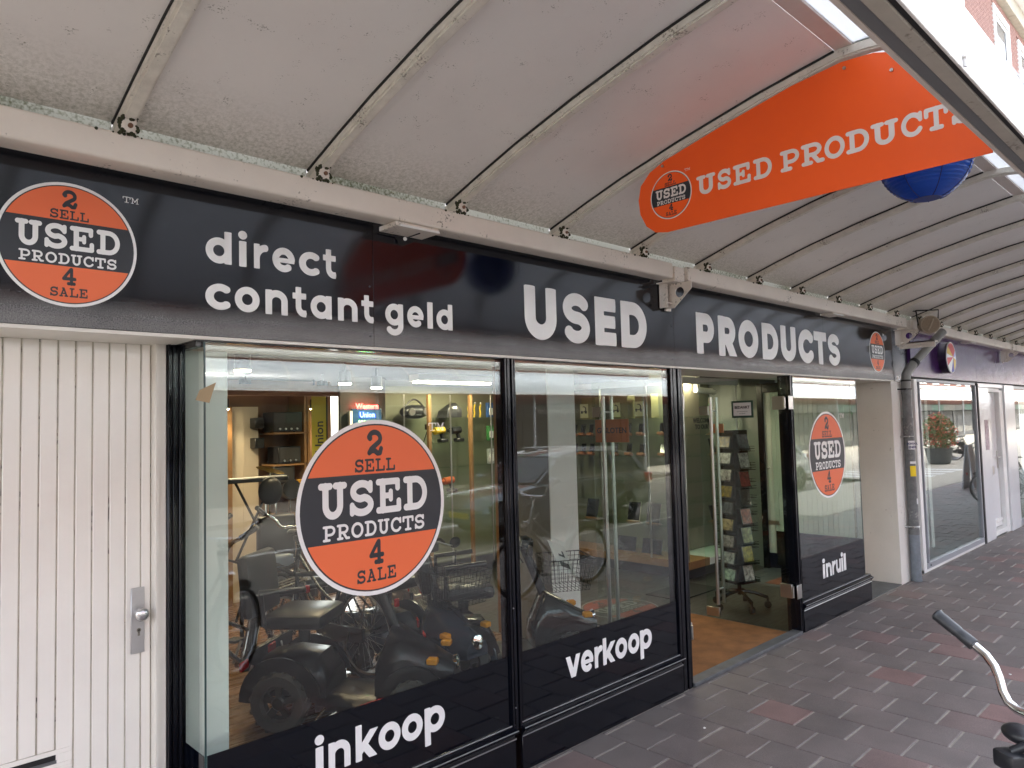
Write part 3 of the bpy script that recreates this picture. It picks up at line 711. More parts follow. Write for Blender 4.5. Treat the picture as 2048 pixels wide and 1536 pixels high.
def beam_lamp(x, lab):
    t = thing('junction_box', lab, 'junction box', (x, 2.88, 2.87))
    b = B(); b.box(x-.13, x+.13, 2.822, 2.965, 2.876, 2.900, .003); b.out('housing', M_BEAM, t)
    b = B(); b.box(x-.11, x+.126, 2.813, 2.8215, 2.876, 2.886); b.out('front_lip', M_WHITEP, t)
    b = B(); b.tube([(x-.13, 2.96, 2.868), (x-.02, 2.95, 2.868), (x, 2.93, 2.856), (x+.04, 2.86, 2.874)], .003, 6); b.out('cable', M_SEAL, t)
    b = B(); b.sphere((x, 2.93, 2.854), .010, n=10, m=8); b.out('cap_nut', M_WHITEP, t)
beam_lamp(2.12, 'flat cream box with dangling wire under the beam above the white lettering')
for x, lab in ((7.1, 'thin flat box under the beam near the round little logo'), (11.7, 'thin flat box under the beam over the purple fascia')):
    t = thing('junction_box', lab, 'junction box', (x, 2.88, 2.88)); b = B(); b.box(x-.11, x+.11, 2.822, 2.95, 2.885, 2.901, .002); b.out('housing', M_BEAM, t)
    b = B(); b.box(x-.09, x+.11, 2.813, 2.8215, 2.884, 2.893); b.out('front_lip', M_WHITEP, t)

# hanging sign board across the canopy
def hanging_sign():
    xs = 3.155
    t = thing('hanging_sign', 'long orange shop sign board hanging from a canopy rib', 'sign', (xs, 1.4, 2.88))
    pts = [(2.2616, 3.087), (2.244, 3.1602), (2.1835, 3.2184), (2.0955, 3.255), (1.7578, 3.3347), (1.4113, 3.4057), (1.188, 3.4316), (1.056, 3.4208), (0.924, 3.3756), (0.77, 3.2679), (0.6985, 3.0849), (0.66, 2.9234), (0.66, 2.8835), (2.09, 2.8835), (2.1615, 2.8964), (2.2165, 2.9395), (2.2528, 3.0095)]
    b = B(); b.prism(pts, 'x', xs, xs+.004); b.out('board', M_SIGN, t, 0)
    items = [('U', 1.9096, 1.8051), ('S', 1.793, 1.7226), ('E', 1.7105, 1.6214), ('D', 1.6071, 1.5169), ('P', 1.4762, 1.3882), ('R', 1.3794, 1.2771), ('O', 1.276, 1.1902), ('D', 1.1847, 1.0912), ('U', 1.0835, 0.9768), ('C', 0.9669, 0.8888), ('T', 0.8822, 0.7975), ('S', 0.7865, 0.7062)]
    letters(t, 'type', items, 3.0248, .097, 0, M_SIGNW, .0012, -pi/2, xs-.0002)
    f = lambda u, v, d: (xs-.0001+d, 2.061-u, 3.0699+v)
    logo(t, f, .1227, .0005, True, (M_SIGNW, M_DARKV, M_SIGN), (.83, .86, .13))
    for y, zz in [(2.1032, 3.2302), (1.1748, 3.3993), (0.99, 3.3217)]:
        b = B(); b.cyl((xs-.007, y, zz), (xs, y, zz), .007, n=10); b.out('screw', M_STEEL, t)
hanging_sign()

def lantern():
    c = Vector((4.336, 1.220, 3.298)); r = .229
    t = thing('paper_lantern', 'round blue paper lantern hanging behind the orange sign', 'lantern', tuple(c-Vector((0, 0, r))))
    prof = []
    n = 26
    for i in range(n*4+1):
        a = -pi/2+.30+(pi-.6)*i/(n*4); rr = r*cos(a)*(1+.012*cos(i*pi/2)); prof.append((rr, r*sin(a)))
    b = B(); rings = [[b.bm.verts.new(c+Vector((p*cos(2*pi*j/36), p*sin(2*pi*j/36), h))) for j in range(36)] for p, h in prof]
    for a, q in zip(rings, rings[1:]):
        for j in range(36): b.bm.faces.new((a[j], a[(j+1) % 36], q[(j+1) % 36], q[j]))
    m = translucent('blue paper', (.035, .15, .66), .55)
    b.out('paper_shade', m, t, 30)
    b = B(); b.lathe([(r*.29, -r*.958), (r*.30, -r*.95), (r*.26, -r*.94)], c, (0, 0, 1), 24); b.out('bottom_ring', mat('blue ring', (.01, .03, .2), .5), t)
    b = B()
    for k in range(7): 
        a = 2*pi*k/7+.2; b.tube([c+Vector((r*1.008*cos(a)*cos(e), r*1.008*sin(a)*cos(e), r*1.008*sin(e))) for e in [(-pi/2+.32)+(pi-.64)*i/16 for i in range(17)]], .0022, 5)
    b.out('seam', mat('blue seam', (.006, .02, .14), .6), t)
    b = B(); b.cyl(c+Vector((0, 0, r*.95)), (c.x, c.y, 3.49), .0015, n=6); b.out('string', M_WHITEP, t)
lantern()
def horn():
    t = thing('horn_speaker', 'beige cylindrical loudspeaker fixed under the canopy beam', 'loudspeaker', (9.2, 2.7, 2.8))
    a = Vector((9.10, 2.60, 2.92)); d = Vector((.60, .32, .18)).normalized()
    ax = Vector((.82, .50, .10)).normalized()
    b = B(); b.lathe([(.098, 0), (.102, .01), (.102, .05), (.092, .055), (.088, .20), (.07, .23), (.0, .235)], a, ax, 28); b.out('body', M_CREAMP, t)
    b = B(); b.lathe([(0.001, -.006), (.088, -.006), (.092, .002)], a, ax, 28); b.out('grille', mat('brown grille', (.25, .19, .13), .7, var=.2, vs_=90), t)
    up = Vector((-.15, -.05, 1)).normalized(); rgt = ax.cross(up).normalized()
    b = B(); p = a-ax*.012; q = (up*.8+rgt*.35).normalized(); b.tube([p-q*.07, p+q*.07], .009, 6); b.out('grille_bar', M_CREAMP, t)
    b = B()
    for s_ in (-1, 1): b.tube([a+ax*.10+rgt*.10*s_, a+ax*.10+rgt*.115*s_+Vector((0, 0, .16)), a+ax*.12+Vector((0, .15, .18))], .008, 6)
    b.out('yoke', M_SEAL, t)
    b = B(); b.tube([a+ax*.22, a+ax*.33+Vector((0, 0, -.02)), a+ax*.42+Vector((0, .1, -.2)), a+ax*.30+Vector((.1, .25, -.32)), a+ax*.28+Vector((.1, .35, -.18))], .004, 6); b.out('cable', M_SEAL, t)
    b = B(); b.box(9.22, 9.32, 2.60, 2.98, 2.74, 2.755); b.box(9.22, 9.232, 2.60, 2.98, 2.68, 2.755); b.out('arm', M_BEAM, t)
horn()

# ================================================================== LEFT WHITE DOOR
def white_door():
    t = thing('white_door', 'white tongue and groove plank door with steel knob, left of the shop window', 'door', (.6, 3.28, 0))
    yd = 3.275; k = 3.275/3.35
    g = [(.534-.0615*6), .534-.0615*5, .534-.0615*4, .534-.0615*3, .534-.0615*2, .534-.0615, .534, .595, .656, .719, .781, .843, .905, .968, 1.028, 1.068]
    g = [v*k for v in g]; ztop = EYE+(2.306-EYE)*k
    slot = (.40, .776*k, EYE+(.636-EYE)*k, EYE+(.704-EYE)*k)
    for a, c in zip(g, g[1:]):
        if a >= slot[0]-.03 and c <= slot[1]+.004:
            spans = [(slot[3]+.001, ztop), (.03, slot[2]-.001)]
        else: spans = [(.03, ztop)]
        for z0, z1 in spans:
            b = B(); b.box(a+.0022, c-.0022, yd, yd+.03, z0, z1, .003); b.out('plank', M_DOORW, t)
    b = B(); b.box(g[0], 1.045, yd+.006, yd+.032, .02, ztop); b.out('backing', M_GROOVE, t)
    # letter slot: plate around an opening
    sx0, sx1, sz0, sz1 = .40, .746*k, EYE+(.652-EYE)*k, EYE+(.686-EYE)*k
    b = B(); b.box(slot[0], slot[1]-.002, yd-.001, yd+.004, sz1, slot[3], .001); b.box(slot[0], slot[1]-.002, yd-.001, yd+.004, slot[2], sz0, .001); b.box(sx1, slot[1]-.002, yd-.001, yd+.004, sz0, sz1)
    pl = b.out('letter_slot', M_DOORW, t)
    b = B(); b.box(sx0, sx1, yd+.0035, yd+.0055, sz0, sz1); b.out('slot_opening', mat('slot dark', (.006, .006, .007), .6), pl)
    b = B(); b.box(sx0, sx1, yd+.0005, yd+.0034, sz0, sz0+.012); b.out('flap', M_STONE, pl)
    # frame
    b = B(); b.box(1.046, 1.092, 3.232, 3.32, .0, ztop+.045, .004); b.box(1.048, 1.06, 3.226, 3.2335, .0, ztop+.03); b.out('frame_post', M_FRAMEW, t)
    b = B(); b.box(-.3, 1.046, 3.232, 3.32, ztop+.004, 2.352, .004); b.out('frame_head', M_FRAMEW, t)
    # handle plate
    x0, x1, z0, z1 = .988*k, 1.041*k, EYE+(1.006-EYE)*k, EYE+(1.277-EYE)*k
    b = B(); b.box(x0, x1, yd-.006, yd, z0, z1, .0015); hp = b.out('lock_plate', M_ALU, t)
    kz = EYE+(1.172-EYE)*k; xc = (x0+x1)/2+.004
    b = B(); b.lathe([(.014, 0), (.013, .02), (.020, .028), (.0275, .036), (.0275, .044), (.022, .053), (.010, .058), (0, .0585)], (xc, yd-.005, kz), (0, -1, 0), 28); b.out('knob', mat('polished knob', (.62, .62, .63), .2, metal=.9), hp)
    kz2 = EYE+(1.095-EYE)*k
    b = B(); b.cyl((xc, yd-.0075, kz2+.006), (xc, yd-.0055, kz2+.006), .0085, n=16); b.box(xc-.0045, xc+.0045, yd-.0073, yd-.0055, kz2-.017, kz2+.004, .001); b.out('lock_cylinder', mat('brass dull', (.22, .21, .18), .4, metal=.8), hp)
    b = B(); b.cyl((xc, yd-.0082, kz2+.006), (xc, yd-.0073, kz2+.006), .0045, n=10); b.box(xc-.0012, xc+.0012, yd-.0082, yd-.0071, kz2-.006, kz2+.004); b.out('keyhole', M_SEAL, hp)
white_door()

# ================================================================== SHOP FRONT
YF = 2.97
def fascia_mat():
    m = bpy.data.materials.new('black fascia'); m.use_nodes = True; t = m.node_tree; L = t.links.new; p = t.nodes['Principled BSDF']
    geo = nd(t, 'ShaderNodeNewGeometry'); s_ = nd(t, 'ShaderNodeSeparateXYZ'); L(geo.outputs['Position'], s_.inputs[0])
    n = nd(t, 'ShaderNodeTexNoise'); n.inputs['Scale'].default_value = 2.3; n.inputs['Detail'].default_value = 5; L(geo.outputs['Position'], n.inputs['Vector'])
    n2 = nd(t, 'ShaderNodeTexNoise'); n2.inputs['Scale'].default_value = 230; n2.inputs['Detail'].default_value = 2; L(geo.outputs['Position'], n2.inputs['Vector'])
    # a band of stuck dust along the lower edge, ragged on top
    r = nd(t, 'ShaderNodeMapRange'); r.inputs[1].default_value = 2.45; r.inputs[2].default_value = 2.34; L(s_.outputs[2], r.inputs[0])
    a = nd(t, 'ShaderNodeMath', operation='MULTIPLY_ADD'); a.inputs[1].default_value = 2.2; a.inputs[2].default_value = -.95; L(n.outputs[0], a.inputs[0])
    ad = nd(t, 'ShaderNodeMath', operation='ADD'); L(r.outputs[0], ad.inputs[0]); L(a.outputs[0], ad.inputs[1])
    mu = nd(t, 'ShaderNodeMath', operation='MULTIPLY'); L(ad.outputs[0], mu.inputs[0]); L(r.outputs[0], mu.inputs[1])
    g = nd(t, 'ShaderNodeMath', operation='MULTIPLY_ADD'); g.inputs[1].default_value = 1.5; g.inputs[2].default_value = -.15; L(n2.outputs[0], g.inputs[0])
    m3 = nd(t, 'ShaderNodeMath', operation='MULTIPLY', use_clamp=True); L(mu.outputs[0], m3.inputs[0]); L(g.outputs[0], m3.inputs[1])
    x = nd(t, 'ShaderNodeMix', data_type='RGBA'); x.inputs[6].default_value = (.004, .0048, .0085, 1); x.inputs[7].default_value = (.20, .195, .195, 1); L(m3.outputs[0], x.inputs[0]); L(x.outputs[2], p.inputs['Base Color'])
    rr = nd(t, 'ShaderNodeMapRange'); rr.inputs[3].default_value = .10; rr.inputs[4].default_value = .55; L(m3.outputs[0], rr.inputs[0]); L(rr.outputs[0], p.inputs['Roughness'])
    b = nd(t, 'ShaderNodeBump'); b.inputs['Strength'].default_value = .03; b.inputs['Distance'].default_value = .01; L(n.outputs[0], b.inputs['Height']); L(b.outputs[0], p.inputs['Normal'])
    return m
def fascia():
    t = thing('fascia_sign', 'black gloss fascia board over the shop front with white lettering', 'sign', (4.5, YF, 2.31))
    m = fascia_mat()
    for a, c in zip((-1.2, 1.956, 4.516, 7.092, 8.955), (1.956, 4.516, 7.092, 8.955)):
        pass
    xs = [-1.2, 1.956, 4.516, 7.092, 8.955]
    for a, c in zip(xs, xs[1:]):
        b = B(); b.box(a+.0008, c-.0008, YF, 3.02, 2.312, 2.93, .0012); b.out('panel', m, t, 0)
    b = B(); b.box(-1.2, 8.955, 3.0, 3.02, 2.3, 2.93); b.out('backing', M_DARK, t)
    b = B(); b.box(-1.2, 8.955, YF+.004, 3.45, 2.297, 2.3105); b.out('soffit', M_FRAMEW, t)
    for x in (.02, 1.935, 4.49, 7.065):
        for z in (2.36, 2.6):
            b = B(); b.cyl((x, YF-.002, z), (x, YF, z), .005, n=8); b.out('screw', M_DARKV, t)
fascia()
def words():
    y = YF-.0002
    t = thing('fascia_lettering', 'two lines of white letters reading direct contant geld on the black fascia', 'lettering', (1.8, y, 2.37))
    xh = .1065
    letters(t, 'sans', [('d', 1.155, 1.262), ('i', 1.291, 1.329), ('r', 1.359, 1.423), ('e', 1.442, 1.547), ('c', 1.567, 1.668), ('t', 1.687, 1.754)], 2.615, xh, y, M_WHITEV)
    letters(t, 'sans', [('c', 1.153, 1.256), ('o', 1.275, 1.382), ('n', 1.409, 1.511), ('t', 1.535, 1.602), ('a', 1.622, 1.728), ('n', 1.761, 1.865), ('t', 1.888, 1.955), ('g', 2.022, 2.127), ('e', 2.153, 2.254), ('l', 2.279, 2.313), ('d', 2.338, 2.444)], 2.423, xh, y, M_WHITEV)
    t = thing('fascia_lettering', 'large white capital letters reading USED on the black fascia', 'lettering', (3.58, y, 2.41))
    letters(t, 'heavy', [('U', 2.986, 3.258), ('S', 3.319, 3.569), ('E', 3.624, 3.839), ('D', 3.894, 4.182)], 2.416, .312, y, M_WHITEV)
    t = thing('fascia_lettering', 'large white capital letters reading PRODUCTS on the black fascia', 'lettering', (6.1, y, 2.42))
    letters(t, 'heavy', [('P', 4.817, 5.07), ('R', 5.135, 5.409), ('O', 5.448, 5.777), ('D', 5.846, 6.138), ('U', 6.19, 6.484), ('C', 6.535, 6.85), ('T', 6.872, 7.149), ('S', 7.188, 7.464)], 2.42, .312, y, M_WHITEV)
    y = 2.9982
    t = thing('window_lettering', 'white word inkoop on the black film of the leftmost pane', 'lettering', (2, y, .34))
    letters(t, 'sans', [('i', 1.634, 1.679), ('n', 1.701, 1.812), ('k', 1.84, 1.961), ('o', 1.964, 2.088), ('o', 2.097, 2.221), ('p', 2.234, 2.361)], .394, .125, y, M_WHITEV)
    t = thing('window_lettering', 'white word verkoop on the black film of the pane beside the doorway', 'lettering', (3.7, y, .34))
    letters(t, 'sans', [('v', 3.283, 3.413), ('e', 3.42, 3.535), ('r', 3.549, 3.628), ('k', 3.631, 3.756), ('o', 3.756, 3.878), ('o', 3.89, 4.011), ('p', 4.021, 4.152)], .395, .128, y, M_WHITEV)
    t = thing('window_lettering', 'white word inruil on the black film of the pane right of the doorway', 'lettering', (7.1, y, .34))
    letters(t, 'sans', [('i', 6.884, 6.940), ('n', 6.959, 7.083), ('r', 7.101, 7.181), ('u', 7.19, 7.30), ('i', 7.310, 7.358), ('l', 7.372, 7.425)], .40, .128, y, M_WHITEV)
words()
def logos():
    def at(x, y, z): return lambda u, v, d: (x+u, y+d, z+v)
    tp = (.905, .90, .125)
    t = thing('round_logo_sticker', 'large orange and black round logo sticker on the leftmost window pane', 'logo sticker', (1.97, 3, 1.13)); logo(t, at(1.97, 2.9994, 1.545), .4155, .0006, True, None, tp)
    t = thing('round_logo_sticker', 'large orange and black round logo sticker on the pane right of the doorway', 'logo sticker', (7.13, 3, 1.13)); logo(t, at(7.13, 2.9994, 1.548), .4155, .0006, True, None, tp)
    t = thing('round_logo_sticker', 'orange and black round logo on the left end of the fascia beside direct contant geld', 'logo sticker', (.669, YF, 2.38)); logo(t, at(.669, YF-.0002, 2.609), .2255, .0006, True, None, tp)
    t = thing('round_logo_sticker', 'orange and black round logo at the right end of the fascia after PRODUCTS', 'logo sticker', (8.485, YF, 2.38)); logo(t, at(8.485, YF-.0002, 2.611), .2255, .0006, True, None, tp)
logos()
def post(parent, x0, x1, z0, z1, y0=2.985, y1=3.055, name='mullion'):
    b = B(); wd = x1-x0; b.box(x0, x1, y0+.014, y1, z0, z1, .002)
    for a, c, d in ((0, .18, .0), (.26, .52, .006), (.60, .80, .002), (.86, 1, .009)):
        b.box(x0+a*wd+.001, x0+c*wd-.001, y0+d, y0+.0135, z0, z1, .0025)
    return b.out(name, M_BLACKG, parent)
def shop_window(x0, x1, label, left_return=False, right_end=None):
    t = thing('shop_window', label, 'shop window', ((x0+x1)/2, 3, 0))
    b = B(); b.box(x0, x1, 3.0, 3.006, .262, 2.292); b.out('pane', M_GLASS, t, 0)
    b = B(); b.box(x0+.001, x1-.001, 2.9985, 2.9996, .2685, .641); b.out('black_film', M_FILM, t, 0)
    a, c = x0-.02, (right_end or x1+.02)
    b = B(); b.box(a, c, 2.9965, 3.05, 2.290, 2.309, .002); b.box(a, c, 2.9875, 2.996, 2.2985, 2.309, .002); b.out('top_rail', M_BLACKG, t)
    b = B(); b.prism([(3.05, .268), (2.992, .268), (2.990, .262), (2.990, .254), (2.972, .243), (2.962, .240), (2.962, .226), (2.975, .215), (2.985, .196), (3.05, .196)], 'x', a, c); b.out('sill', M_BLACKG, t, 25)
    b = B(); b.box(a, c, 2.9885, 2.9912, .262, .2675); b.box(a, c, 2.959, 2.9635, .2385, .2425); b.out('sill_edge', mat('sill edge highlight', (.26, .27, .27), .4, var=.4, vs_=25), t)  # highlights along the sill edges put in as thin pale strips
    b = B(); b.box(a, c, 2.985, 3.05, .0, .190, .002); b.out('kick_board', M_BLACKG, t)
    b = B(); b.box(a, c, 2.9805, 2.9845, .1885, .1945); b.out('metal_strip', M_WHITEP if right_end else M_ALU, t)
    return t
w1 = shop_window(1.165, 2.825, 'big shop window pane with the large round logo, left of the mullion')
b = B(); b.box(1.157, 1.163, 3.0, 3.228, .262, 2.292); b.out('side_pane', M_GLASS, w1, 0)
b = B(); b.box(1.157, 1.1645, 2.998, 3.0005, .2, 2.292); b.out('glass_edge', mat('dark glass edge', (.02, .05, .05), .3), w1)
b = B(); b.box(1.130, 1.168, 3.012, 3.235, 2.270, 2.3085, .002); b.box(1.125, 1.172, 3.0, 3.235, 2.292, 2.309); b.out('return_rail', M_BLACKG, w1)
b = B(); b.box(1.150, 1.185, 3.0, 3.235, .0, .262); b.out('return_kick_board', M_BLACKG, w1)
b = B(); b.box(1.1555, 1.1565, 3.002, 3.214, .2685, .641); b.out('side_film', M_FILM, w1)
post(w1, 1.093, 1.168, 0, 2.309, 3.215, 3.30, 'jamb')
post(w1, 2.822, 2.918, .235, 2.309, 2.980, 3.06)
b = B(); b.cyl((2.845, 2.978, .36), (2.845, 2.982, .36), .004, n=8); b.cyl((2.845, 2.978, .9), (2.845, 2.982, .9), .004, n=8); b.out('screw', M_ALU, w1)
b = B()   # flap of brown tape on the corner of the glass
b.prism([(1.123, 2.052), (1.139, 2.092), (1.207, 2.125), (1.192, 2.083), (1.179, 2.040)], 'y', 2.9965, 2.9975); b.out('tape', M_SEAL, None)
tp_ = bpy.data.objects['tape']; tp_.data.materials[0] = mat('brown tape', (.36, .27, .15), .5, var=.1); solo(tp_, 'torn flap of brown tape stuck over the window corner edge', 'tape')
w2 = shop_window(2.915, 4.475, 'shop window pane between the mullion and the doorway')
post(w2, 4.470, 4.632, 0, 2.309, 2.984, 3.06, 'door_post')
w3 = shop_window(6.455, 7.905, 'narrower shop window pane with house number, right of the doorway', right_end=8.02)
b = B(); b.box(7.903, 7.909, 3.006, 3.95, .262, 2.292); b.out('side_pane', M_GLASSC, w3, 0)
b = B(); b.box(7.901, 7.9095, 2.9985, 3.004, .262, 2.292); b.out('glass_edge', mat('dark glass edge', (.02, .05, .05), .3), w3)
b = B(); b.box(7.98, 8.02, 3.05, 3.95, .0, .262); b.out('side_kick_board', M_BLACKG, w3)
b = B(); b.box(7.906, 7.9085, 3.01, 3.95, .262, .641); b.out('side_film', M_FILM, w3)
post(w3, 6.372, 6.442, 0, 2.309, 2.988, 3.11, 'door_post')
textobj('house_number', '130', .085, facing_y(6.80, 2.9985, 1.655), M_DARKV, None, .0004, .002)
solo(bpy.data.objects['house_number'], 'dark house number 130 stuck on the glass right of the doorway', 'house number')

# doorway: threshold, glass leaves, mats
b = B(); b.box(4.63, 6.375, 2.975, 3.075, .0, .028, .004); solo(b.out('threshold', M_STONE), 'worn bluestone threshold of the open shop doorway', 'threshold')
b = B(); b.box(4.66, 6.30, 3.06, 4.20, .0, .020, .004); solo(b.out('doormat', M_COIR), 'rust brown coir doormat filling the shop entrance', 'doormat')
def leaf(x, lab, hinge_side):
    t = thing('glass_door', lab, 'glass door', (x, 3.05, 0))
    b = B(); b.box(x-.005, x+.005, 3.055, 3.90, .015, 2.28, .001); b.out('glass', M_GLASSC, t, 0)
    for z, y0, y1, nm in ((1.96, 3.80, 3.895, 'lock_fitting'), (.03, 3.76, 3.90, 'bottom_fitting')):
        b = B(); b.box(x-.014, x+.014, y0, y1, z, z+.085, .002); b.out(nm, M_STEEL, t)
    for z in (.375, 2.05):
        b = B(); b.box(x-.016, x+.016, 3.03, 3.14, z-.06, z+.06, .003); h = b.out('hinge', M_STEEL, t)
        b = B(); b.cyl((x-.02, 3.015, z-.05), (x-.02, 3.015, z+.05), .010, n=12); (b.box(x-.02, x+.07, 2.978, 2.984, z-.06, z+.06, .002) if hinge_side > 0 else None); b.out('hinge_plate', M_STEEL, h)
    for s_ in (-1, 1):
        b = B(); b.cyl((x+.052*s_, 3.745, .16), (x+.052*s_, 3.745, 2.13), .016, n=16); hd = b.out('handle', M_STEEL, t)
        b = B()
        for z in (.30, 2.0): b.cyl((x, 3.745, z), (x+.05*s_, 3.745, z), .010, n=10)
        b.out('handle_stud', M_STEEL, hd)
    return t
leaf(6.325, 'clear glass shop door standing open with long steel pull handles, right side of the doorway', 1)
leaf(4.690, 'clear glass shop door standing open behind the pane left of the doorway', -1)
def sign_gesloten():
    t = thing('closed_sign', 'small brown GESLOTEN plate hanging behind the glass', 'sign', (4.675, 3.70, 1.79)); k = 1.0
    b = B(); b.box(4.668, 4.674, 3.52, 3.86, 1.755, 1.94, .002); b.out('plate', mat('orange brown plate', (.42, .125, .035), .5), t)
    textobj('lettering', 'GESLOTEN', .062, facing_mx(4.6665, 3.69, 1.848), M_DARKV, t, .0005, .0012)
    b = B(); b.tube([(4.671, 3.55, 1.94), (4.671, 3.72, 2.16), (4.671, 3.83, 1.94)], .0015, 5); b.out('cord', M_SEAL, t)
sign_gesloten()
def sign_bedankt():
    t = thing('thank_you_sign', 'white and dark green BEDANKT card on the open glass door', 'sign', (6.31, 3.46, 1.92))
    b = B(); b.box(6.312, 6.318, 3.325, 3.545, 1.925, 2.085, .002); b.out('green_frame', mat('dark green card', (.012, .05, .035), .5), t)
    b = B(); b.box(6.3105, 6.3125, 3.345, 3.525, 1.945, 2.067, .001); b.out('white_card', M_WHITEV, t)
    textobj('lettering', 'BEDANKT', .034, facing_mx(6.310, 3.435, 2.022), M_DARKV, t, .0004, .0012)
    for z in (1.985, 1.965): textobj('small_lettering', 'voor uw bezoek aan' if z > 1.97 else 'onze winkel', .013, facing_mx(6.310, 3.435, z), M_DARKV, t, .0003)
    for y in (3.335, 3.535):
        b = B(); b.cyl((6.306, y, 2.082), (6.313, y, 2.082), .009, n=12); b.out('suction_cup', M_GLASSC, t)
sign_bedankt()

# ================================================================== PIER, DOWNPIPE, PORCH
b = B(); b.box(8.945, 9.56, 3.0, 3.46, -.02, 2.3065, .006); solo(b.out('pier', M_PLASTER), 'white plastered pier between the black shop front and the grey downpipe', 'pier')
b = B(); b.box(8.957, 9.60, 3.02, 3.3, 2.3075, 2.93); solo(b.out('fascia_infill', M_NAVY), 'dark navy infill panel between the black and the purple fascia', 'panel')
b = B(); b.box(7.95, 8.94, 3.0, 4.6, -.02, .002); porch = b.out('porch_floor', M_STONE); tag(porch, kind='structure')
for i in range(3):
    for j in range(4):
        b = B(); b.box(8.06+i*.26, 8.06+i*.26+.25, 3.32+j*.22, 3.32+j*.22+.212, 0, .006, .001); b.out('tile', mat('red quarry tile', (.24, .075, .04), .6, var=.2), porch)
def house_door():
    t = thing('panelled_door', 'white grooved house door in a dark frame seen through the glass right of the doorway', 'door', (8.9, 4.1, 0))
    x = 8.90; y = 3.47
    while y < 4.54:
        b = B(); b.box(x, x+.03, y+.0022, y+.0608, .20, 2.24, .003); b.out('plank', mat('greenish white board', (.60, .62, .56), .4), t); y += .0615
    b = B(); b.box(x+.008, x+.04, 3.46, 4.56, .02, 2.26); b.out('backing', M_GROOVE, t)
    b = B(); b.box(x-.03, x+.05, 4.545, 4.62, 0, 2.36, .004); b.box(x-.028, x+.05, 3.46, 4.545, 2.245, 2.36, .004); b.out('frame', M_BLACKG, t)
    b = B(); b.box(x-.012, x+.02, 3.46, 4.545, .015, .197, .004); b.out('kick_board', M_NAVY, t)
    b = B(); b.box(x-.006, x, 4.39, 4.54, .555, .61, .002); b.out('letter_slot', M_STEEL, t)
    b = B(); b.sphere((x-.03, 4.50, 1.28), .02, n=12, m=8); b.cyl((x-.03, 4.5, 1.28), (x, 4.5, 1.28), .008); b.out('knob', M_STEEL, t)
house_door()
def downpipe():
    t = thing('downpipe', 'grey rainwater downpipe bending out under the canopy beside the pier', 'downpipe', (9.235, 2.94, 0))
    x, y = 9.235, 2.935; r = .056
    b = B(); b.tube([(x, y, 0), (x, y, .55)], r, 20); b.cyl((x, y, .0), (x, y, .02), r*1.05, n=20); b.out('foot_pipe', M_ZINC2, t)
    b = B(); b.tube([(x, y, .55), (x, y, 1.86)], r*.985, 20); b.cyl((x, y, .53), (x, y, .58), r*1.03, n=20); b.out('pipe', M_ZINC, t)
    b = B(); b.tube([(x, y, 1.85), (x, y, 2.20)], r*.90, 20); b.cyl((x, y, 2.15), (x, y, 2.21), r*.97, n=20); b.cyl((x, y, 1.84), (x, y, 1.875), r*1.02, n=20); b.out('upper_pipe', M_ZINC, t)
    b = B(); b.tube([(x, y, 2.20), (x, y, 2.31), (x+.01, y-.005, 2.38), (x+.05, y-.025, 2.44), (x+.11, y-.05, 2.50), (x+.16, y-.07, 2.545)], r*.92, 20); b.out('elbow', M_PVC, t)
    b = B(); b.cyl((x+.12, y-.055, 2.508), (x+.15, y-.066, 2.536), r*1.03, n=20); b.cyl((x, y, 2.30), (x, y, 2.32), r*1.0, n=20); b.out('collar', M_SEAL, t)
    b = B(); b.tube([(x+.14, y-.06, 2.525), (x+.48, y-.20, 2.80), (x+.60, y-.25, 2.90)], r*.86, 20); b.out('slanting_pipe', M_PVC, t)
    for z in (.62, 1.66, 2.21):
        b = B(); b.torus((x, y, z), (0, 0, 1), r*1.02, .006, 20, 6); b.cyl((x-.06, y+.0, z), (x-.10, y+.08, z), .008, n=8); b.box(x-.085, x-.055, y-.03, y-.01, z-.008, z+.008); b.out('pipe_clip', M_STEEL if z < 2 else M_SEAL, t)
downpipe()
def pipe_sticker(z0, z1, a0, a1, m, label, text=None):
    x, y, r = 9.235, 2.935, .0558; b = B(); n = 10
    for k in range(n):
        p = [(x+r*sin(a), y-r*cos(a)) for a in (a0+(a1-a0)*k/n, a0+(a1-a0)*(k+1)/n)]
        q = [(x+(r+.0012)*sin(a), y-(r+.0012)*cos(a)) for a in (a0+(a1-a0)*k/n, a0+(a1-a0)*(k+1)/n)]
        b.prism([p[0], p[1], q[1], q[0]], 'z', z0, z1)
    o = b.out('sticker', m); solo(o, label, 'sticker')
    if text:
        lines = text
        for tx, zz, s_ in lines:
            am = (a0+a1)/2; mw = Matrix.Translation((x+(r+.0014)*sin(am), y-(r+.0014)*cos(am), zz-z0)) @ Matrix.Rotation(am, 4, 'Z') @ FACE
            q = textobj('lettering', tx, s_, Matrix.Translation(-Vector((o.location.x, o.location.y, 0))) @ mw, mat('sticker blue', (.02, .03, .12), .5), None, .0006, .001)
            q.parent = o
pipe_sticker(1.51, 1.61, -1.45, .1, M_WHITEV, 'torn blue and white sticker on the downpipe, topmost of its stickers', [('SCHOOL', 1.575, .032), ('ENER', 1.535, .040)])
pipe_sticker(1.20, 1.32, -1.35, .05, mat('yellow vinyl', (.80, .58, .0), .5), 'bright yellow sticker on the downpipe')
pipe_sticker(1.345, 1.372, -1.3, .1, M_WHITEV, 'remains of a scraped off white label just above the yellow sticker')
pipe_sticker(.88, .945, -.35, .25, M_WHITEV, 'small white label low on the downpipe')
b = B(); b.box(9.02, 9.075, 2.955, 2.962, 2.315, 2.355, .001); solo(b.out('number_plate', M_WHITEV), 'tiny white plate at the foot of the navy infill panel', 'plate')

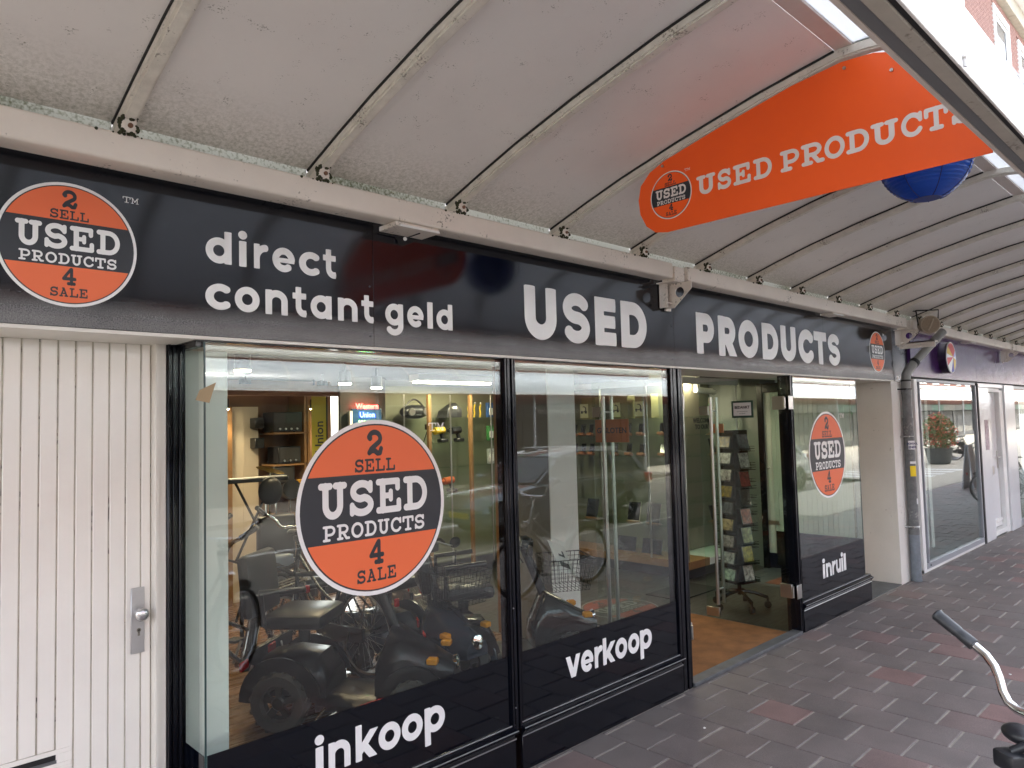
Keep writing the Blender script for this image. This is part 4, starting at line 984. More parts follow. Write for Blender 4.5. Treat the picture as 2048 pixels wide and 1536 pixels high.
# ================================================================== NEIGHBOUR SHOP (purple fascia)
def neighbour():
    t = thing('purple_fascia', 'glossy purple fascia board of the neighbouring shop', 'fascia', (15, 2.99, 2.36))
    for a, c in zip((9.605, 11.2, 12.45, 13.6, 15.4, 18.0), (11.2, 12.45, 13.6, 15.4, 18.0, 30)):
        b = B(); b.box(a+.001, c-.001, 2.985, 3.05, 2.372, 2.95, .001); b.out('panel', M_PURPLE, t, 0)
    b = B(); b.box(9.6, 30, 3.0, 3.1, 2.345, 2.371); b.out('shadow_gap', M_SEAL, t)
    # round lightbox logo, generic coloured segments
    t = thing('round_light_box', 'round light box with red, yellow, white and blue segments on the purple fascia', 'sign', (10.88, 2.88, 2.44))
    cx, cz, r = 10.86, 2.647, .205
    b = B(); b.cyl((cx, 2.885, cz), (cx, 2.984, cz), r, n=40); b.out('case', mat('dark purple case', (.02, .008, .03), .3), t)
    b = B(); b.torus((cx, 2.885, cz), (0, 1, 0), r*.98, .008, 40, 8); b.out('rim', M_ALU, t)
    red, yel, wh, bl, pk = [mat('sign '+n_, c, .35) for n_, c in (('red', (.62, .03, .03)), ('yellow', (.75, .50, .02)), ('white', (.80, .80, .82)), ('blue', (.02, .02, .32)), ('lilac', (.45, .48, .78)))]
    hx, hz = .42*r, .05*r
    for a0, a1, m in ((60, 130, red), (130, 165, yel), (165, 182, wh), (182, 215, red), (215, 262, wh), (262, 300, bl), (300, 352, yel), (352, 368, wh), (8, 30, pk), (30, 60, red)):
        pts = [(cx+hx, cz+hz)]+[(cx+r*.96*cos(rad(a0+(a1-a0)*i/10)), cz+r*.96*sin(rad(a0+(a1-a0)*i/10))) for i in range(11)]
        b = B(); b.prism(pts, 'y', 2.880, 2.8845); b.out('segment', m, t, 0)
    t = thing('neighbour_window', 'large shop window in a grey frame under the purple fascia', 'shop window', (11.2, 3, 0))
    b = B(); b.box(9.90, 12.33, 3.01, 3.016, .10, 2.31); b.out('pane', M_GLASS, t, 0)
    b = B(); b.box(9.80, 12.36, 2.985, 3.05, .035, .10, .003); b.box(9.80, 12.36, 2.99, 3.05, 2.312, 2.35, .003); b.box(9.86, 9.899, 2.985, 3.05, .10, 2.312, .003); b.box(12.33, 12.37, 2.985, 3.05, .10, 2.312, .003); b.out('frame', M_GREYF, t)
    b = B(); b.box(12.40, 12.47, 2.98, 3.05, .0, 2.345); b.out('dark_post', M_SEAL, t)
    b = B(); b.box(9.69, 12.4, 2.995, 3.05, 0, .034); b.box(9.69, 9.80, 2.99, 3.05, 0, 2.345, .003); b.out('white_surround', M_WHITEP, t)
    b = B(); b.cyl((9.92, 2.98, .07), (9.92, 2.99, .07), .012, n=10); b.out('drain_cap', M_SEAL, t)
    # inside: pale room with vertical blinds
    b = B(); b.box(9.6, 15, 6.0, 6.1, 0, 2.6); tag(b.out('wall_back_neighbour', M_WALLW), kind='structure')
    b = B(); b.box(9.6, 30, 3.06, 6.1, -.05, .01); tag(b.out('floor_neighbour', mat('grey lino', (.28, .30, .29), .4)), kind='structure')
    b = B(); b.box(9.6, 30, 3.1, 6.1, 2.6, 2.7); tag(b.out('ceiling_neighbour', M_WALLW), kind='structure')
    tb = thing('vertical_blind', 'white vertical blind strips hanging inside the neighbouring window', 'blind', (10.6, 3.3, .1))
    for k in range(5):
        b = B(); b.box(10.1+k*.2, 10.22+k*.2, 3.25, 3.254, .12, 2.3); b.out('slat', mat('blind fabric', (.55, .58, .55), .8), tb)
    t = thing('white_panel_door', 'white glossy door with lever handle and letter box right of the neighbouring window', 'door', (13.5, 3, 0))
    b = B(); b.box(12.475, 13.02, 2.985, 3.05, 0, 2.29, .004); b.out('side_panel', M_WHITEG, t)
    b = B(); b.box(12.475, 14.10, 2.99, 3.05, 2.295, 2.352, .003); b.out('head_panel', M_WHITEG, t)
    b = B(); b.box(13.03, 13.72, 3.065, 3.10, .20, 2.22, .003); lf = b.out('door_leaf', M_WHITEG, t)
    b = B(); b.box(13.0, 13.75, 3.06, 3.10, .12, .19, .01); b.box(13.0, 13.8, 2.995, 3.1, .03, .10); b.box(13.0, 13.72, 3.04, 3.09, .20, .25, .01); b.out('weather_bar', M_WHITEP, t)
    b = B(); b.box(13.74, 13.95, 3.0, 3.10, 0, 2.26, .003); b.box(13.02, 13.74, 3.0, 3.10, 2.225, 2.285, .003); b.out('frame', M_WHITEP, t)
    b = B(); b.box(13.97, 14.58, 2.975, 3.05, 0, 2.35, .004); b.out('pier_panel', M_WHITEG, t)
    b = B(); b.box(13.20, 13.42, 3.055, 3.066, .94, 1.06, .003); b.box(13.24, 13.38, 3.05, 3.056, .98, 1.02); b.out('letter_slot', M_STEEL, t)
    b = B(); b.box(13.64, 13.69, 3.05, 3.066, 1.02, 1.30, .002); b.cyl((13.665, 3.02, 1.20), (13.665, 3.06, 1.20), .012, n=10); b.cyl((13.665, 3.025, 1.20), (13.55, 3.025, 1.20), .011, n=10); b.out('handle', M_STEEL, t)
    b = B(); b.box(12.72, 12.92, 2.981, 2.986, 1.35, 1.80); b.out('notice', mat('pink notice', (.50, .40, .44), .6, var=.4, vs_=30), t)
    b = B(); b.box(13.03, 13.08, 3.055, 3.066, 1.2, 1.55); b.out('pull_bar', M_STEEL, t)
    t = thing('neighbour_window', 'next grey framed shop window beyond the white door', 'shop window', (17, 3, 0))
    b = B(); b.box(14.66, 19.5, 3.01, 3.016, .10, 2.29); b.out('pane', M_GLASS, t, 0)
    b = B(); b.box(14.60, 19.6, 2.985, 3.05, 0, .10, .003); b.box(14.60, 19.6, 2.985, 3.05, 2.292, 2.345, .003); b.box(14.60, 14.658, 2.985, 3.05, .10, 2.292, .003); b.box(19.5, 19.6, 2.985, 3.05, .1, 2.292); b.out('frame', M_GREYF, t)
    b = B(); b.box(19.7, 32, 2.99, 3.4, 0, 2.34); solo(b.out('brick_pier', M_BRICK), 'brick wall of the next building beyond the last window', 'wall')
    b = B(); b.box(15, 30, 6.0, 6.1, 0, 2.6); tag(b.out('wall_back_far', M_WALLG), kind='structure')
neighbour()

# ================================================================== SHOP INTERIOR
def shell(name, m, *bx): 
    b = B(); b.box(*bx); tag(b.out(name, m), kind='structure')
shell('floor', M_WOODFLOOR, 1.17, 4.64, 3.05, 9.6, -.06, .0)
shell('floor_right', M_GREYFLOOR, 4.64, 7.98, 3.08, 9.6, -.06, .0)
shell('floor_back', M_GREYFLOOR, 7.98, 10.5, 4.62, 9.6, -.06, .0)
shell('ceiling', M_CEIL, 1.0, 10.5, 3.45, 9.7, 2.52, 2.6)
shell('ceiling_window', M_DARK, 1.0, 8.94, 3.055, 3.45, 2.31, 2.34)
shell('wall_left', M_WARMW, 1.0, 1.17, 3.6, 9.7, 0, 2.55)
shell('wall_back', M_WARMW, 1.0, 4.8, 8.30, 8.4, 0, 2.55)
shell('wall_back_right', M_WALLG, 4.8, 10.5, 7.7, 7.8, 0, 2.55)
shell('wall_right', M_WALLG, 8.97, 9.4, 4.62, 9.0, 0, 2.55)
b = B(); b.box(1.172, 1.383, 3.305, 3.36, 0, 2.285, .002); solo(b.out('partition', M_WALLW), 'pale upright partition board behind the left end of the window', 'partition')
b = B(); b.box(4.36, 5.02, 4.40, 4.48, 0, 2.52, .004)
tcol = thing('column', 'square white column inside the shop behind the pane left of the doorway', 'column', (4.85, 4.6, 0))
b.bm.free()
b = B(); b.box(4.68, 5.04, 4.40, 4.41, 0, 2.52); b.out('white_face', M_WALLW, tcol)
b = B(); b.box(4.68, 5.04, 4.411, 5.05, 0, 2.52); b.out('core', M_WALLG, tcol)  # side shade of the white column put into a grey colour
b = B(); b.box(4.655, 4.679, 5.02, 5.08, 0, 2.52); b.out('oak_strip', M_OAK, tcol)

def lamp(x, y, z, power, lab, tilt=0, r=.055, color=(1, .74, .45)):
    t = thing('ceiling_spotlight', lab, 'lamp', (x, y, z), 'lit spotlights on the shop ceiling')
    b = B(); b.cyl((x, y, z+.012), (x, y, z+.12), r*1.02, n=16); b.cyl((x, y, z+.12), (x, y, 2.52), .012, n=8); b.out('housing', M_BLACKP, t)
    b = B(); b.cyl((x, y, z), (x, y, z+.011), r, n=20); b.out('lens', M_LIT, t)
    ld = bpy.data.lights.new('lamp_light', 'SPOT'); ld.energy = power*.10; ld.color = color; ld.spot_size = rad(125); ld.spot_blend = .6; ld.shadow_soft_size = .05
    lo = bpy.data.objects.new('lamp_light', ld); col.objects.link(lo); lo.location = (x, y, z-.02); lo.parent = t; lo.matrix_parent_inverse = Matrix.Translation(-offs(t))
LAMPS = [(3.168, 7.147, 2.32, 60, 'lit round spotlight seen just below the reflected canopy at far left of the window'), (4.038, 7.153, 2.32, 55, 'small lit spotlight above the yellow banner'), (3.503, 5.802, 2.32, 45, 'lit tilted spotlight above the big window logo'),
         (4.166, 6.297, 2.32, 55, 'lit spotlight right above the top of the big window logo'), (3.283, 7.95, 2.16, 40, 'low lit spotlight against the pale pilaster'), (4.40, 8.0, 2.16, 40, 'low lit spotlight against the back shelves'), (2.2, 5.0, 2.34, 30, 'lit spotlight over the bicycles')]
for a in LAMPS: lamp(*a)
lamp(6.3, 5.9, 2.36, 40, 'lit spotlight before the glass cabinet of phones', color=(1, .88, .62)); lamp(7.1, 4.7, 2.40, 26, 'lit spotlight over the disc rack', color=(1, .86, .66))
for x0, x1, y, z, lab in ((5.0, 6.1, 6.75, 2.42, 'long lit tube above the glass shelves of tools'), (7.7, 8.5, 5.35, 2.40, 'lit square ceiling panel just inside the doorway')):
    t = thing('ceiling_light', lab, 'lamp', ((x0+x1)/2, y, z)); b = B(); b.box(x0, x1, y-.06, y+.06, z, z+.02); b.out('diffuser', M_LITW, t); b = B(); b.box(x0-.03, x1+.03, y-.09, y+.09, z+.021, 2.52); b.out('housing', M_WHITEP, t)
    ld = bpy.data.lights.new('tube_light', 'AREA'); ld.energy = 2.0; ld.color = (1, .88, .62); ld.shape = 'RECTANGLE'; ld.size = x1-x0; ld.size_y = .1
    lo = bpy.data.objects.new('tube_light', ld); col.objects.link(lo); lo.location = ((x0+x1)/2, y, z-.01); lo.parent = t; lo.matrix_parent_inverse = Matrix.Translation(-offs(t))
b = B(); b.box(1.6, 4.2, 6.9, 7.0, 2.27, 2.38); solo(b.out('bulkhead', M_OAK), 'dark brown dropped beam under the shop ceiling', 'beam')

# back wall: pilaster, shelves, amplifiers, banner
b = B(); b.box(3.46, 3.78, 8.18, 8.30, 0, 2.20); b.box(3.60, 3.62, 8.176, 8.18, 0, 2.2); solo(b.out('pilaster', M_LIGHTW), 'pale lit pilaster on the brown back wall', 'pilaster')
b = B(); b.box(1.8, 1.95, 7.9, 8.3, 0, 2.3); b.box(3.3, 3.44, 8.1, 8.3, 0, 2.2); solo(b.out('wall_post', M_OAK), 'narrow warm lit wooden post at the left of the back wall', 'post')
def shelf_unit():
    t = thing('wall_shelf', 'oak wall shelves with dark audio equipment at the back of the shop', 'shelf', (4.1, 8.1, 0))
    for z in (1.895, 1.53, 1.20, .95):
        b = B(); b.box(3.84, 4.28, 7.90, 8.28, z-.02, z); b.out('shelf', M_OAK, t)
    for x in (4.215, 4.26): 
        b = B(); b.box(x, x+.03, 7.90, 8.28, 0, 2.35); b.out('upright', M_OAK, t)
shelf_unit()
def device(name, label, cat, x0, x1, y0, y1, z0, z1, front=None, knobs=0, m=M_BLACKP, group=None, screen=None):
    t = thing(name, label, cat, ((x0+x1)/2, (y0+y1)/2, z0), group)
    b = B(); b.box(x0, x1, y0, y1, z0+.008, z1, .006); b.out('body', m, t)
    b = B(); b.box(x0+.015, x1-.015, y0-.006, y0-.0005, z0+.025, z1-.015, .002); b.out('screen' if screen else 'front_panel', screen or front or M_DARK, t)
    if knobs:
        b = B()
        for k in range(knobs):
            xx = x0+(x1-x0)*(k+1)/(knobs+1); b.cyl((xx, y0-.02, z0+.04), (xx, y0-.006, z0+.04), .012, n=10)
        b.out('knob', M_STEEL, t)
    b = B()
    for xx in (x0+.03, x1-.03): b.cyl((xx, (y0+y1)/2, z0), (xx, (y0+y1)/2, z0+.008), .012, n=8)
    b.out('foot', M_RUBBER, t)
    return t
device('amplifier', 'large black amplifier on the top back shelf', 'amplifier', 3.845, 4.20, 7.92, 8.2, 1.895, 2.13, knobs=4)
device('stereo', 'black stereo unit on the middle back shelf', 'stereo', 3.90, 4.18, 7.92, 8.2, 1.53, 1.73, knobs=3)
device('monitor', 'black monitor standing below the back shelves', 'monitor', 3.845, 4.10, 7.92, 8.0, 1.30, 1.505)
for z, lab in ((1.95, 'upper small black wall speaker beside the back shelves'), (1.72, 'lower small black wall speaker beside the back shelves')):
    t = thing('wall_speaker', lab, 'speaker', (3.73, 8.1, z)); b = B(); b.box(3.68, 3.79, 8.04, 8.18, z, z+.12, .006); b.out('box', M_BLACKP, t); b = B(); b.cyl((3.735, 8.03, z+.06), (3.735, 8.042, z+.06), .04, n=14); b.out('cone', M_SEAL, t)
def banner():
    t = thing('yellow_banner', 'tall yellow banner with black upright lettering at the back of the shop', 'banner', (4.44, 7.86, .6))
    b = B(); b.box(4.30, 4.50, 7.875, 7.88, .6, 2.34); b.out('cloth', mat('yellow banner', (.36, .31, .03), .7), t)
    mw = Matrix.Translation((4.40, 7.872, 1.55)) @ Matrix.Rotation(-pi/2, 4, 'Y') @ FACE
    textobj('lettering', 'WesternUnion', .155, mw, M_DARKV, t, .001, .002)
    b = B(); b.cyl((4.50, 7.88, .1), (4.50, 7.88, 2.36), .012, n=8); b.box(4.25, 4.6, 7.75, 8.0, .0, .1); b.out('pole', M_BLACKP, t)
banner()
def neon():
    t = thing('led_sign', 'small lit sign with red, blue and green letters hanging in the shop', 'sign', (4.15, 6.1, 1.95))
    b = B(); b.box(4.00, 4.36, 6.5, 6.52, 1.93, 2.12, .003); b.out('panel', mat('led panel', (.02, .06, .14), .3), t)
    for tx, z, c, s_ in (('Western', 2.145, (1, .05, .04), .075), ('Union', 2.055, (.05, .08, 1), .075), ('MONEY', 1.975, (.25, 1, .15), .06)):
        textobj('lettering', tx, s_, facing_y(4.18, 6.494, z), mat('led '+tx, c, .5, emit=c, es=2.6), t, .001, .002)
    b = B(); b.box(3.97, 4.38, 6.49, 6.53, 1.90, 1.925); b.box(3.97, 4.0, 6.49, 6.53, 1.80, 2.1); b.out('white_edge', M_WHITEP, t)
    b = B(); b.box(3.9, 4.45, 6.56, 6.60, 1.0, 2.45); b.out('board', mat('grey screen board', (.12, .13, .12), .5), t)
neon()
def keyboard():
    t = thing('keyboard_stand', 'black music keyboard on a crossed stand near the back wall', 'keyboard', (3.3, 7.4, 0))
    b = B(); b.box(3.02, 3.66, 7.2, 7.5, 1.40, 1.44, .006); b.out('keyboard', M_BLACKP, t)
    b = B(); b.box(3.04, 3.64, 7.205, 7.33, 1.4405, 1.448); b.out('keys', M_WHITEP, t)
    for a, c in ((3.15, 3.55), (3.55, 3.15)):
        b = B(); b.tube([(a, 7.35, .6), (c, 7.35, 1.40)], .014, 8); b.tube([(a, 7.2, .6), (a, 7.5, .6)], .014, 8); b.out('leg', M_BLACKP, t)
    b = B(); b.tube([(3.15, 7.35, .0), (3.35, 7.35, .62)], .014, 8); b.tube([(3.55, 7.35, 0), (3.35, 7.35, .62)], .014, 8); b.out('stand_foot', M_BLACKP, t)
keyboard()
def gym_bench():
    t = thing('gym_bench', 'black padded gym bench with rounded headrest standing behind the bicycles', 'bench', (3.25, 6.3, 0))
    b = B(); b.sphere((3.12, 6.5, 1.36), .12, .05, .13, 16, 12); b.out('headrest', M_BLACKP, t)
    for x in (3.07, 3.17):
        b = B(); b.cyl((x, 6.5, 1.10), (x, 6.5, 1.28), .009, n=8); b.out('post', M_CHROME, t)
    b = B(); b.box(2.98, 3.34, 6.42, 6.54, .62, 1.14, .04, seg=2); b.out('backrest', M_BLACKP, t)
    b = B(); b.box(2.78, 3.40, 5.9, 6.44, .52, .62, .03, seg=2); b.out('seat', M_BLACKP, t)
    b = B()
    for x in (2.84, 3.34):
        for y in (5.95, 6.5): b.cyl((x, y, 0), (x, y, .53), .02, n=8)
    b.out('frame', M_BLACKM, t)
gym_bench()
def drums():
    t = thing('drum_kit', 'drum kit with round black pads and cymbal on thin stands at the back', 'drum kit', (3.9, 7.3, 0))
    for x, y, z, r in ((3.72, 7.3, 1.28, .10), (3.95, 7.35, 1.22, .08), (4.02, 7.2, 1.05, .10)):
        b = B(); b.cyl((x, y, z), (x-.02, y-.10, z+.02), r, n=20); b.out('drum_pad', M_BLACKP, t)
        b = B(); b.tube([(x, y, z), (x, y+.05, .0)], .012, 8); b.out('stand', M_CHROME, t)
    b = B(); b.lathe([(.0, .02), (.03, .015), (.15, 0), (.15, .003), (.0, .03)], (3.55, 7.4, 1.50), (.2, -.2, 1), 24); b.out('cymbal', mat('brass', (.60, .42, .12), .25, metal=1), t)
    b = B(); b.tube([(3.55, 7.4, 1.5), (3.5, 7.42, 0)], .012, 8); b.out('cymbal_stand', M_CHROME, t)
drums()
device('yellow_case', 'yellow tool case on the floor shelf near the drum kit', 'case', 4.0, 4.22, 7.5, 7.7, 1.14, 1.36, m=mat('yellow plastic', (.55, .30, .02), .4), front=mat('yellow front', (.50, .27, .02), .4))
device('poster_board', 'blue framed poster board with dark lettering leaning by the logo', 'poster', 3.55, 3.86, 5.9, 5.95, .72, 1.10, m=mat('poster blue', (.04, .10, .17), .4), screen=mat('poster print', (.10, .20, .30), .4, var=.6, vs_=30))

# glass shelves of tools (deep in the shop)
def tool_shelves():
    t = thing('glass_shelving', 'glass shelving with oak uprights and tools at the back right of the big window', 'shelving', (5.8, 7.2, 0))
    for z in (2.02, 1.72, 1.42, 1.10, .8):
        b = B(); b.box(4.95, 7.2, 7.0, 7.35, z-.008, z); b.out('shelf', M_GLASSC, t, 0)
    for x in (5.35, 6.0): 
        b = B(); b.box(x-.02, x+.02, 6.96, 7.0, .2, 2.3); b.out('upright', M_OAK, t)
    for x in (4.99, 5.68, 6.35, 6.75):
        b = B(); b.cyl((x, 6.98, .2), (x, 6.98, 2.3), .010, n=8); b.out('post', M_STEEL, t)
    b = B(); b.box(4.9, 7.25, 7.36, 7.38, .2, 2.42); b.out('back_panel', mat('greenish back', (.22, .22, .15), .6), t)
tool_shelves()
def boombox():
    t = thing('portable_radio', 'black rounded portable radio with carrying handle on the top glass shelf', 'radio', (5.25, 7.15, 2.02))
    b = B(); b.sphere((5.27, 7.16, 2.10), .21, .09, .085, 20, 12); b.out('body', M_BLACKP, t)
    b = B(); b.tube([(5.10+.34*i/12, 7.16, 2.12+.13*sin(pi*i/12)) for i in range(13)], .011, 8); b.out('handle', M_BLACKP, t)
    for x in (5.17, 5.38):
        b = B(); b.cyl((x, 7.06, 2.10), (x, 7.09, 2.10), .045, n=16); b.out('speaker_cone', M_STEEL, t)
boombox()
def bag():
    t = thing('tool_bag', 'dark peaked tool bag on the top glass shelf', 'bag', (5.8, 7.15, 2.02)); b = B(); b.loft([[(5.68, 7.05, 2.025), (5.92, 7.05, 2.025), (5.92, 7.25, 2.025), (5.68, 7.25, 2.025)], [(5.70, 7.06, 2.11), (5.93, 7.06, 2.13), (5.93, 7.24, 2.13), (5.70, 7.24, 2.11)], [(5.80, 7.12, 2.19), (5.88, 7.12, 2.21), (5.88, 7.18, 2.21), (5.80, 7.18, 2.19)]]); b.out('body', M_BLACKP, t)
    b = B(); b.box(5.78, 5.84, 7.045, 7.055, 2.13, 2.16); b.out('label', M_WHITEP, t)
bag()
def tool(x, z, m, lab):
    t = thing('power_tool', lab, 'power tool', (x, 7.1, z)); b = B(); b.cyl((x-.08, 7.12, z+.14), (x+.06, 7.12, z+.15), .045, n=14); b.cyl((x-.13, 7.12, z+.14), (x-.08, 7.12, z+.14), .02, n=10); b.out('motor', m, t)
    b = B(); b.tube([(x+.02, 7.12, z+.12), (x+.05, 7.12, z+.03)], .025, 10); b.out('grip', M_BLACKP, t); b = B(); b.box(x-.01, x+.10, 7.07, 7.17, z+.001, z+.045, .008); b.out('battery', M_BLACKP, t)
tool(5.62, 1.72, mat('tool yellow', (.60, .40, .03), .4), 'yellow and black power drill on the second glass shelf'); tool(5.88, 1.72, M_BLACKP, 'black power drill beside the yellow one on the second glass shelf'); tool(5.75, 1.10, mat('tool orange', (.60, .12, .03), .4), 'orange power tool on the low glass shelf')
for k in range(3):
    x = 6.05+k*.10; t = thing('clamp', 'yellow handled clamp on the top glass shelf, %s of the row of three' % ('leftmost', 'middle one', 'rightmost')[k], 'clamp', (x, 7.08, 2.02), 'yellow clamps on the glass shelf'); b = B(); b.tube([(x, 7.08, 2.021), (x+.012, 7.08, 2.08), (x, 7.08, 2.14), (x+.02, 7.08, 2.19)], .011, 8); b.out('handle', mat('tool yellow', (.60, .40, .03), .4), t); b = B(); b.sphere((x+.02, 7.08, 2.2), .018, n=10, m=8); b.out('jaw', M_STEEL, t)
def tripod():
    t = thing('small_tripod', 'small black camera tripod on the second glass shelf', 'tripod', (5.42, 7.1, 1.72))
    for a in (0, 2.1, 4.2):
        b = B(); b.tube([(5.42, 7.1, 1.88), (5.42+.06*cos(a), 7.1+.06*sin(a), 1.721)], .006, 6); b.out('leg', M_BLACKP, t)
    b = B(); b.box(5.395, 5.445, 7.07, 7.13, 1.88, 1.95, .006); b.out('head', M_BLACKP, t)
tripod()
CASES = [('blue', (.03, .10, .30)), ('green', (.05, .22, .06)), ('white', (.5, .5, .5)), ('red', (.35, .04, .04)), ('grey', (.16, .16, .18))]
for z, row in ((2.02, 0), (1.72, 1), (1.42, 2)):
    for k in range(5):
        nm, c = CASES[(k*2+row) % 5]; x = 6.42+k*.14
        t = thing('boxed_accessory', '%s carded accessory pack on the %s glass shelf, %s of its row' % (nm, ('top', 'second', 'third')[row], ('first', 'second', 'middle', 'fourth', 'last')[k]), 'package', (x, 7.08, z), 'carded packs on the glass shelves')
        b = B(); b.box(x-.05, x+.05, 7.06, 7.10, z+.001, z+.19, .003); b.out('card', mat('card '+nm, c, .4, var=.5, vs_=40), t)
        b = B(); b.box(x-.03, x+.03, 7.045, 7.059, z+.03, z+.12, .004); b.out('blister', M_BLACKP if k % 2 else M_WHITEP, t)

# glass cabinet with phones and tablets
def cabinet():
    t = thing('glass_cabinet', 'tall glass cabinet of phones and tablets inside the doorway', 'cabinet', (8.1, 6, 0))
    for z in (1.955, 1.735, 1.475, 1.16, .90, .62):
        b = B(); b.box(7.62, 8.05, 4.93, 7.4, z-.010, z); b.box(8.05, 8.90, 4.93, 5.35, z-.010, z); b.out('shelf', M_GLASSC, t, 0)
    b = B(); b.box(7.60, 8.05, 4.90, 7.45, .13, .22); b.out('oak_base', M_OAK, t)
    b = B(); b.box(8.05, 8.92, 4.905, 5.38, .13, .21); b.out('white_base', M_WHITEP, t)
    b = B(); b.box(7.66, 8.9, 4.98, 7.4, .0, .129); b.out('plinth', M_DARK, t)
    b = B(); b.box(8.06, 8.10, 5.40, 7.45, .22, 2.42); b.box(8.05, 8.93, 5.36, 5.40, .22, 2.42); b.out('back_panel', mat('khaki back', (.20, .20, .145), .6), t)
    for x, y in ((7.61, 5.45), (7.61, 6.2), (7.61, 6.9), (7.615, 4.92), (8.88, 4.92)):
        b = B(); b.cyl((x, y, .22), (x, y, 2.4), .013, n=8); b.out('post', M_STEEL, t)
    b = B(); b.box(7.60, 8.92, 4.90, 4.94, 2.36, 2.44); b.box(7.60, 7.64, 4.94, 7.45, 2.36, 2.44); b.out('top_rail', M_WHITEP, t)
cabinet()
def handset(x, y, z, ang, h, wd, lab, name='phone', frame=M_BLACKP, side=True, stand=True):
    t = thing(name, lab, name.replace('_', ' '), (0, 0, 0), 'phones and tablets in the glass cabinet')
    b = B(); b.box(-wd/2, wd/2, -.005, .005, .012, h, .003); b.out('body', frame, t)
    b = B(); b.box(-wd/2+.006, wd/2-.006, -.0065, -.0052, .022, h-.012); b.out('screen', mat('dark screen', (.012, .013, .018), .08), t)
    if stand:
        b = B(); b.box(-wd*.55, wd*.55, -.05, .03, 0, .035, .004); b.out('price_stand', mat('orange price stand', (.45, .17, .07), .5), t)
    else:
        b = B(); b.box(-wd*.5, wd*.5, -.012, .07, 0, .011); b.out('ledge', M_OAK, t)
    t.location = (x, y, z); t.rotation_euler = (rad(-14), 0, ang); return t
k = 0
ORD = ('first', 'second', 'third', 'fourth', 'fifth', 'sixth', 'seventh', 'last')
for z, sn in ((1.735, 'upper'), (1.475, 'lower')):
    for k, y in enumerate((5.10, 5.30, 5.62, 5.82, 6.05, 6.45, 6.60, 6.75)):
        handset(7.70, y, z, -pi/2, .16, .08, 'dark phone on orange price stand, %s from the doorway on the %s phone shelf' % (ORD[k], sn))
for y, fr, lab in ((5.80, M_LIGHTW, 'gold rimmed tablet leaning on the lower shelf of the glass cabinet'), (5.50, M_BLACKP, 'black tablet beside the gold rimmed tablet'), (5.15, M_BLACKP, 'black tablet nearest the doorway on the lower cabinet shelf'), (6.5, M_BLACKP, 'black tablet at the far end of the lower cabinet shelf')):
    handset(7.72, y, .62, -pi/2, .27, .20, lab, 'tablet', fr, stand=False)
for y, lab in ((5.55, 'black laptop lying at the bottom of the glass cabinet, nearest the doorway'), (5.95, 'black laptop at the bottom of the glass cabinet, farther in')):
    handset(7.74, y, .222, -pi/2, .20, .30, lab, 'laptop', stand=False)
for z, x, lab in ((1.735, 8.45, 'dark phone on the upper shelf seen through the doorway'), (1.475, 8.45, 'dark phone on the second shelf seen through the doorway'), (.62, 8.40, 'tablet on the lower shelf seen through the doorway')):
    handset(x, 5.02, z, 0, .20, .11, lab, 'phone' if z > 1 else 'tablet', stand=False)
for y, lab in ((5.58, 'boxed headphones with white card on the top cabinet shelf, nearest the doorway'), (5.95, 'boxed headphones with white card on the top cabinet shelf, middle one'), (6.5, 'boxed headphones with white card on the top cabinet shelf, far one')):
    t = thing('headphone_box', lab, 'box', (7.8, y, 1.955), 'boxed headphones in the glass cabinet')
    b = B(); b.box(7.70, 7.86, y-.14, y+.10, 1.956, 2.26, .003); b.out('carton', mat('khaki carton', (.22, .20, .10), .6), t)
    b = B(); b.box(7.694, 7.699, y-.02, y+.12, 1.98, 2.17); cd = b.out('card', mat('cream card', (.70, .68, .45), .6), t)
    b = B(); b.torus((7.69, y+.05, 2.10), (1, 0, 0), .035, .006, 20, 6, -.4, pi+.4); b.sphere((7.69, y+.015, 2.06), .012, .016, .022, 10, 8); b.sphere((7.69, y+.085, 2.06), .012, .016, .022, 10, 8); b.out('headphones', M_BLACKP, cd)
textobj('wall_lettering', 'WELCOME\nTO OUR', .085, facing_y(9.33, 5.352, 1.80) if False else facing_y(8.72, 5.35, 1.86), M_DARKV, None, .001, .003)
solo(bpy.data.objects['wall_lettering'], 'black words WELCOME TO OUR on the grey wall behind the disc rack', 'lettering')
b = B(); b.cyl((8.2, 5.1, 2.30), (8.5, 5.05, 2.28), .04, n=14); b.cyl((8.5, 5.05, 2.28), (8.56, 5.04, 2.27), .03, n=12); b.box(8.2, 8.26, 5.07, 5.13, 2.3, 2.5); solo(b.out('security_camera', M_WHITEP), 'white security camera under the ceiling inside the doorway', 'camera')

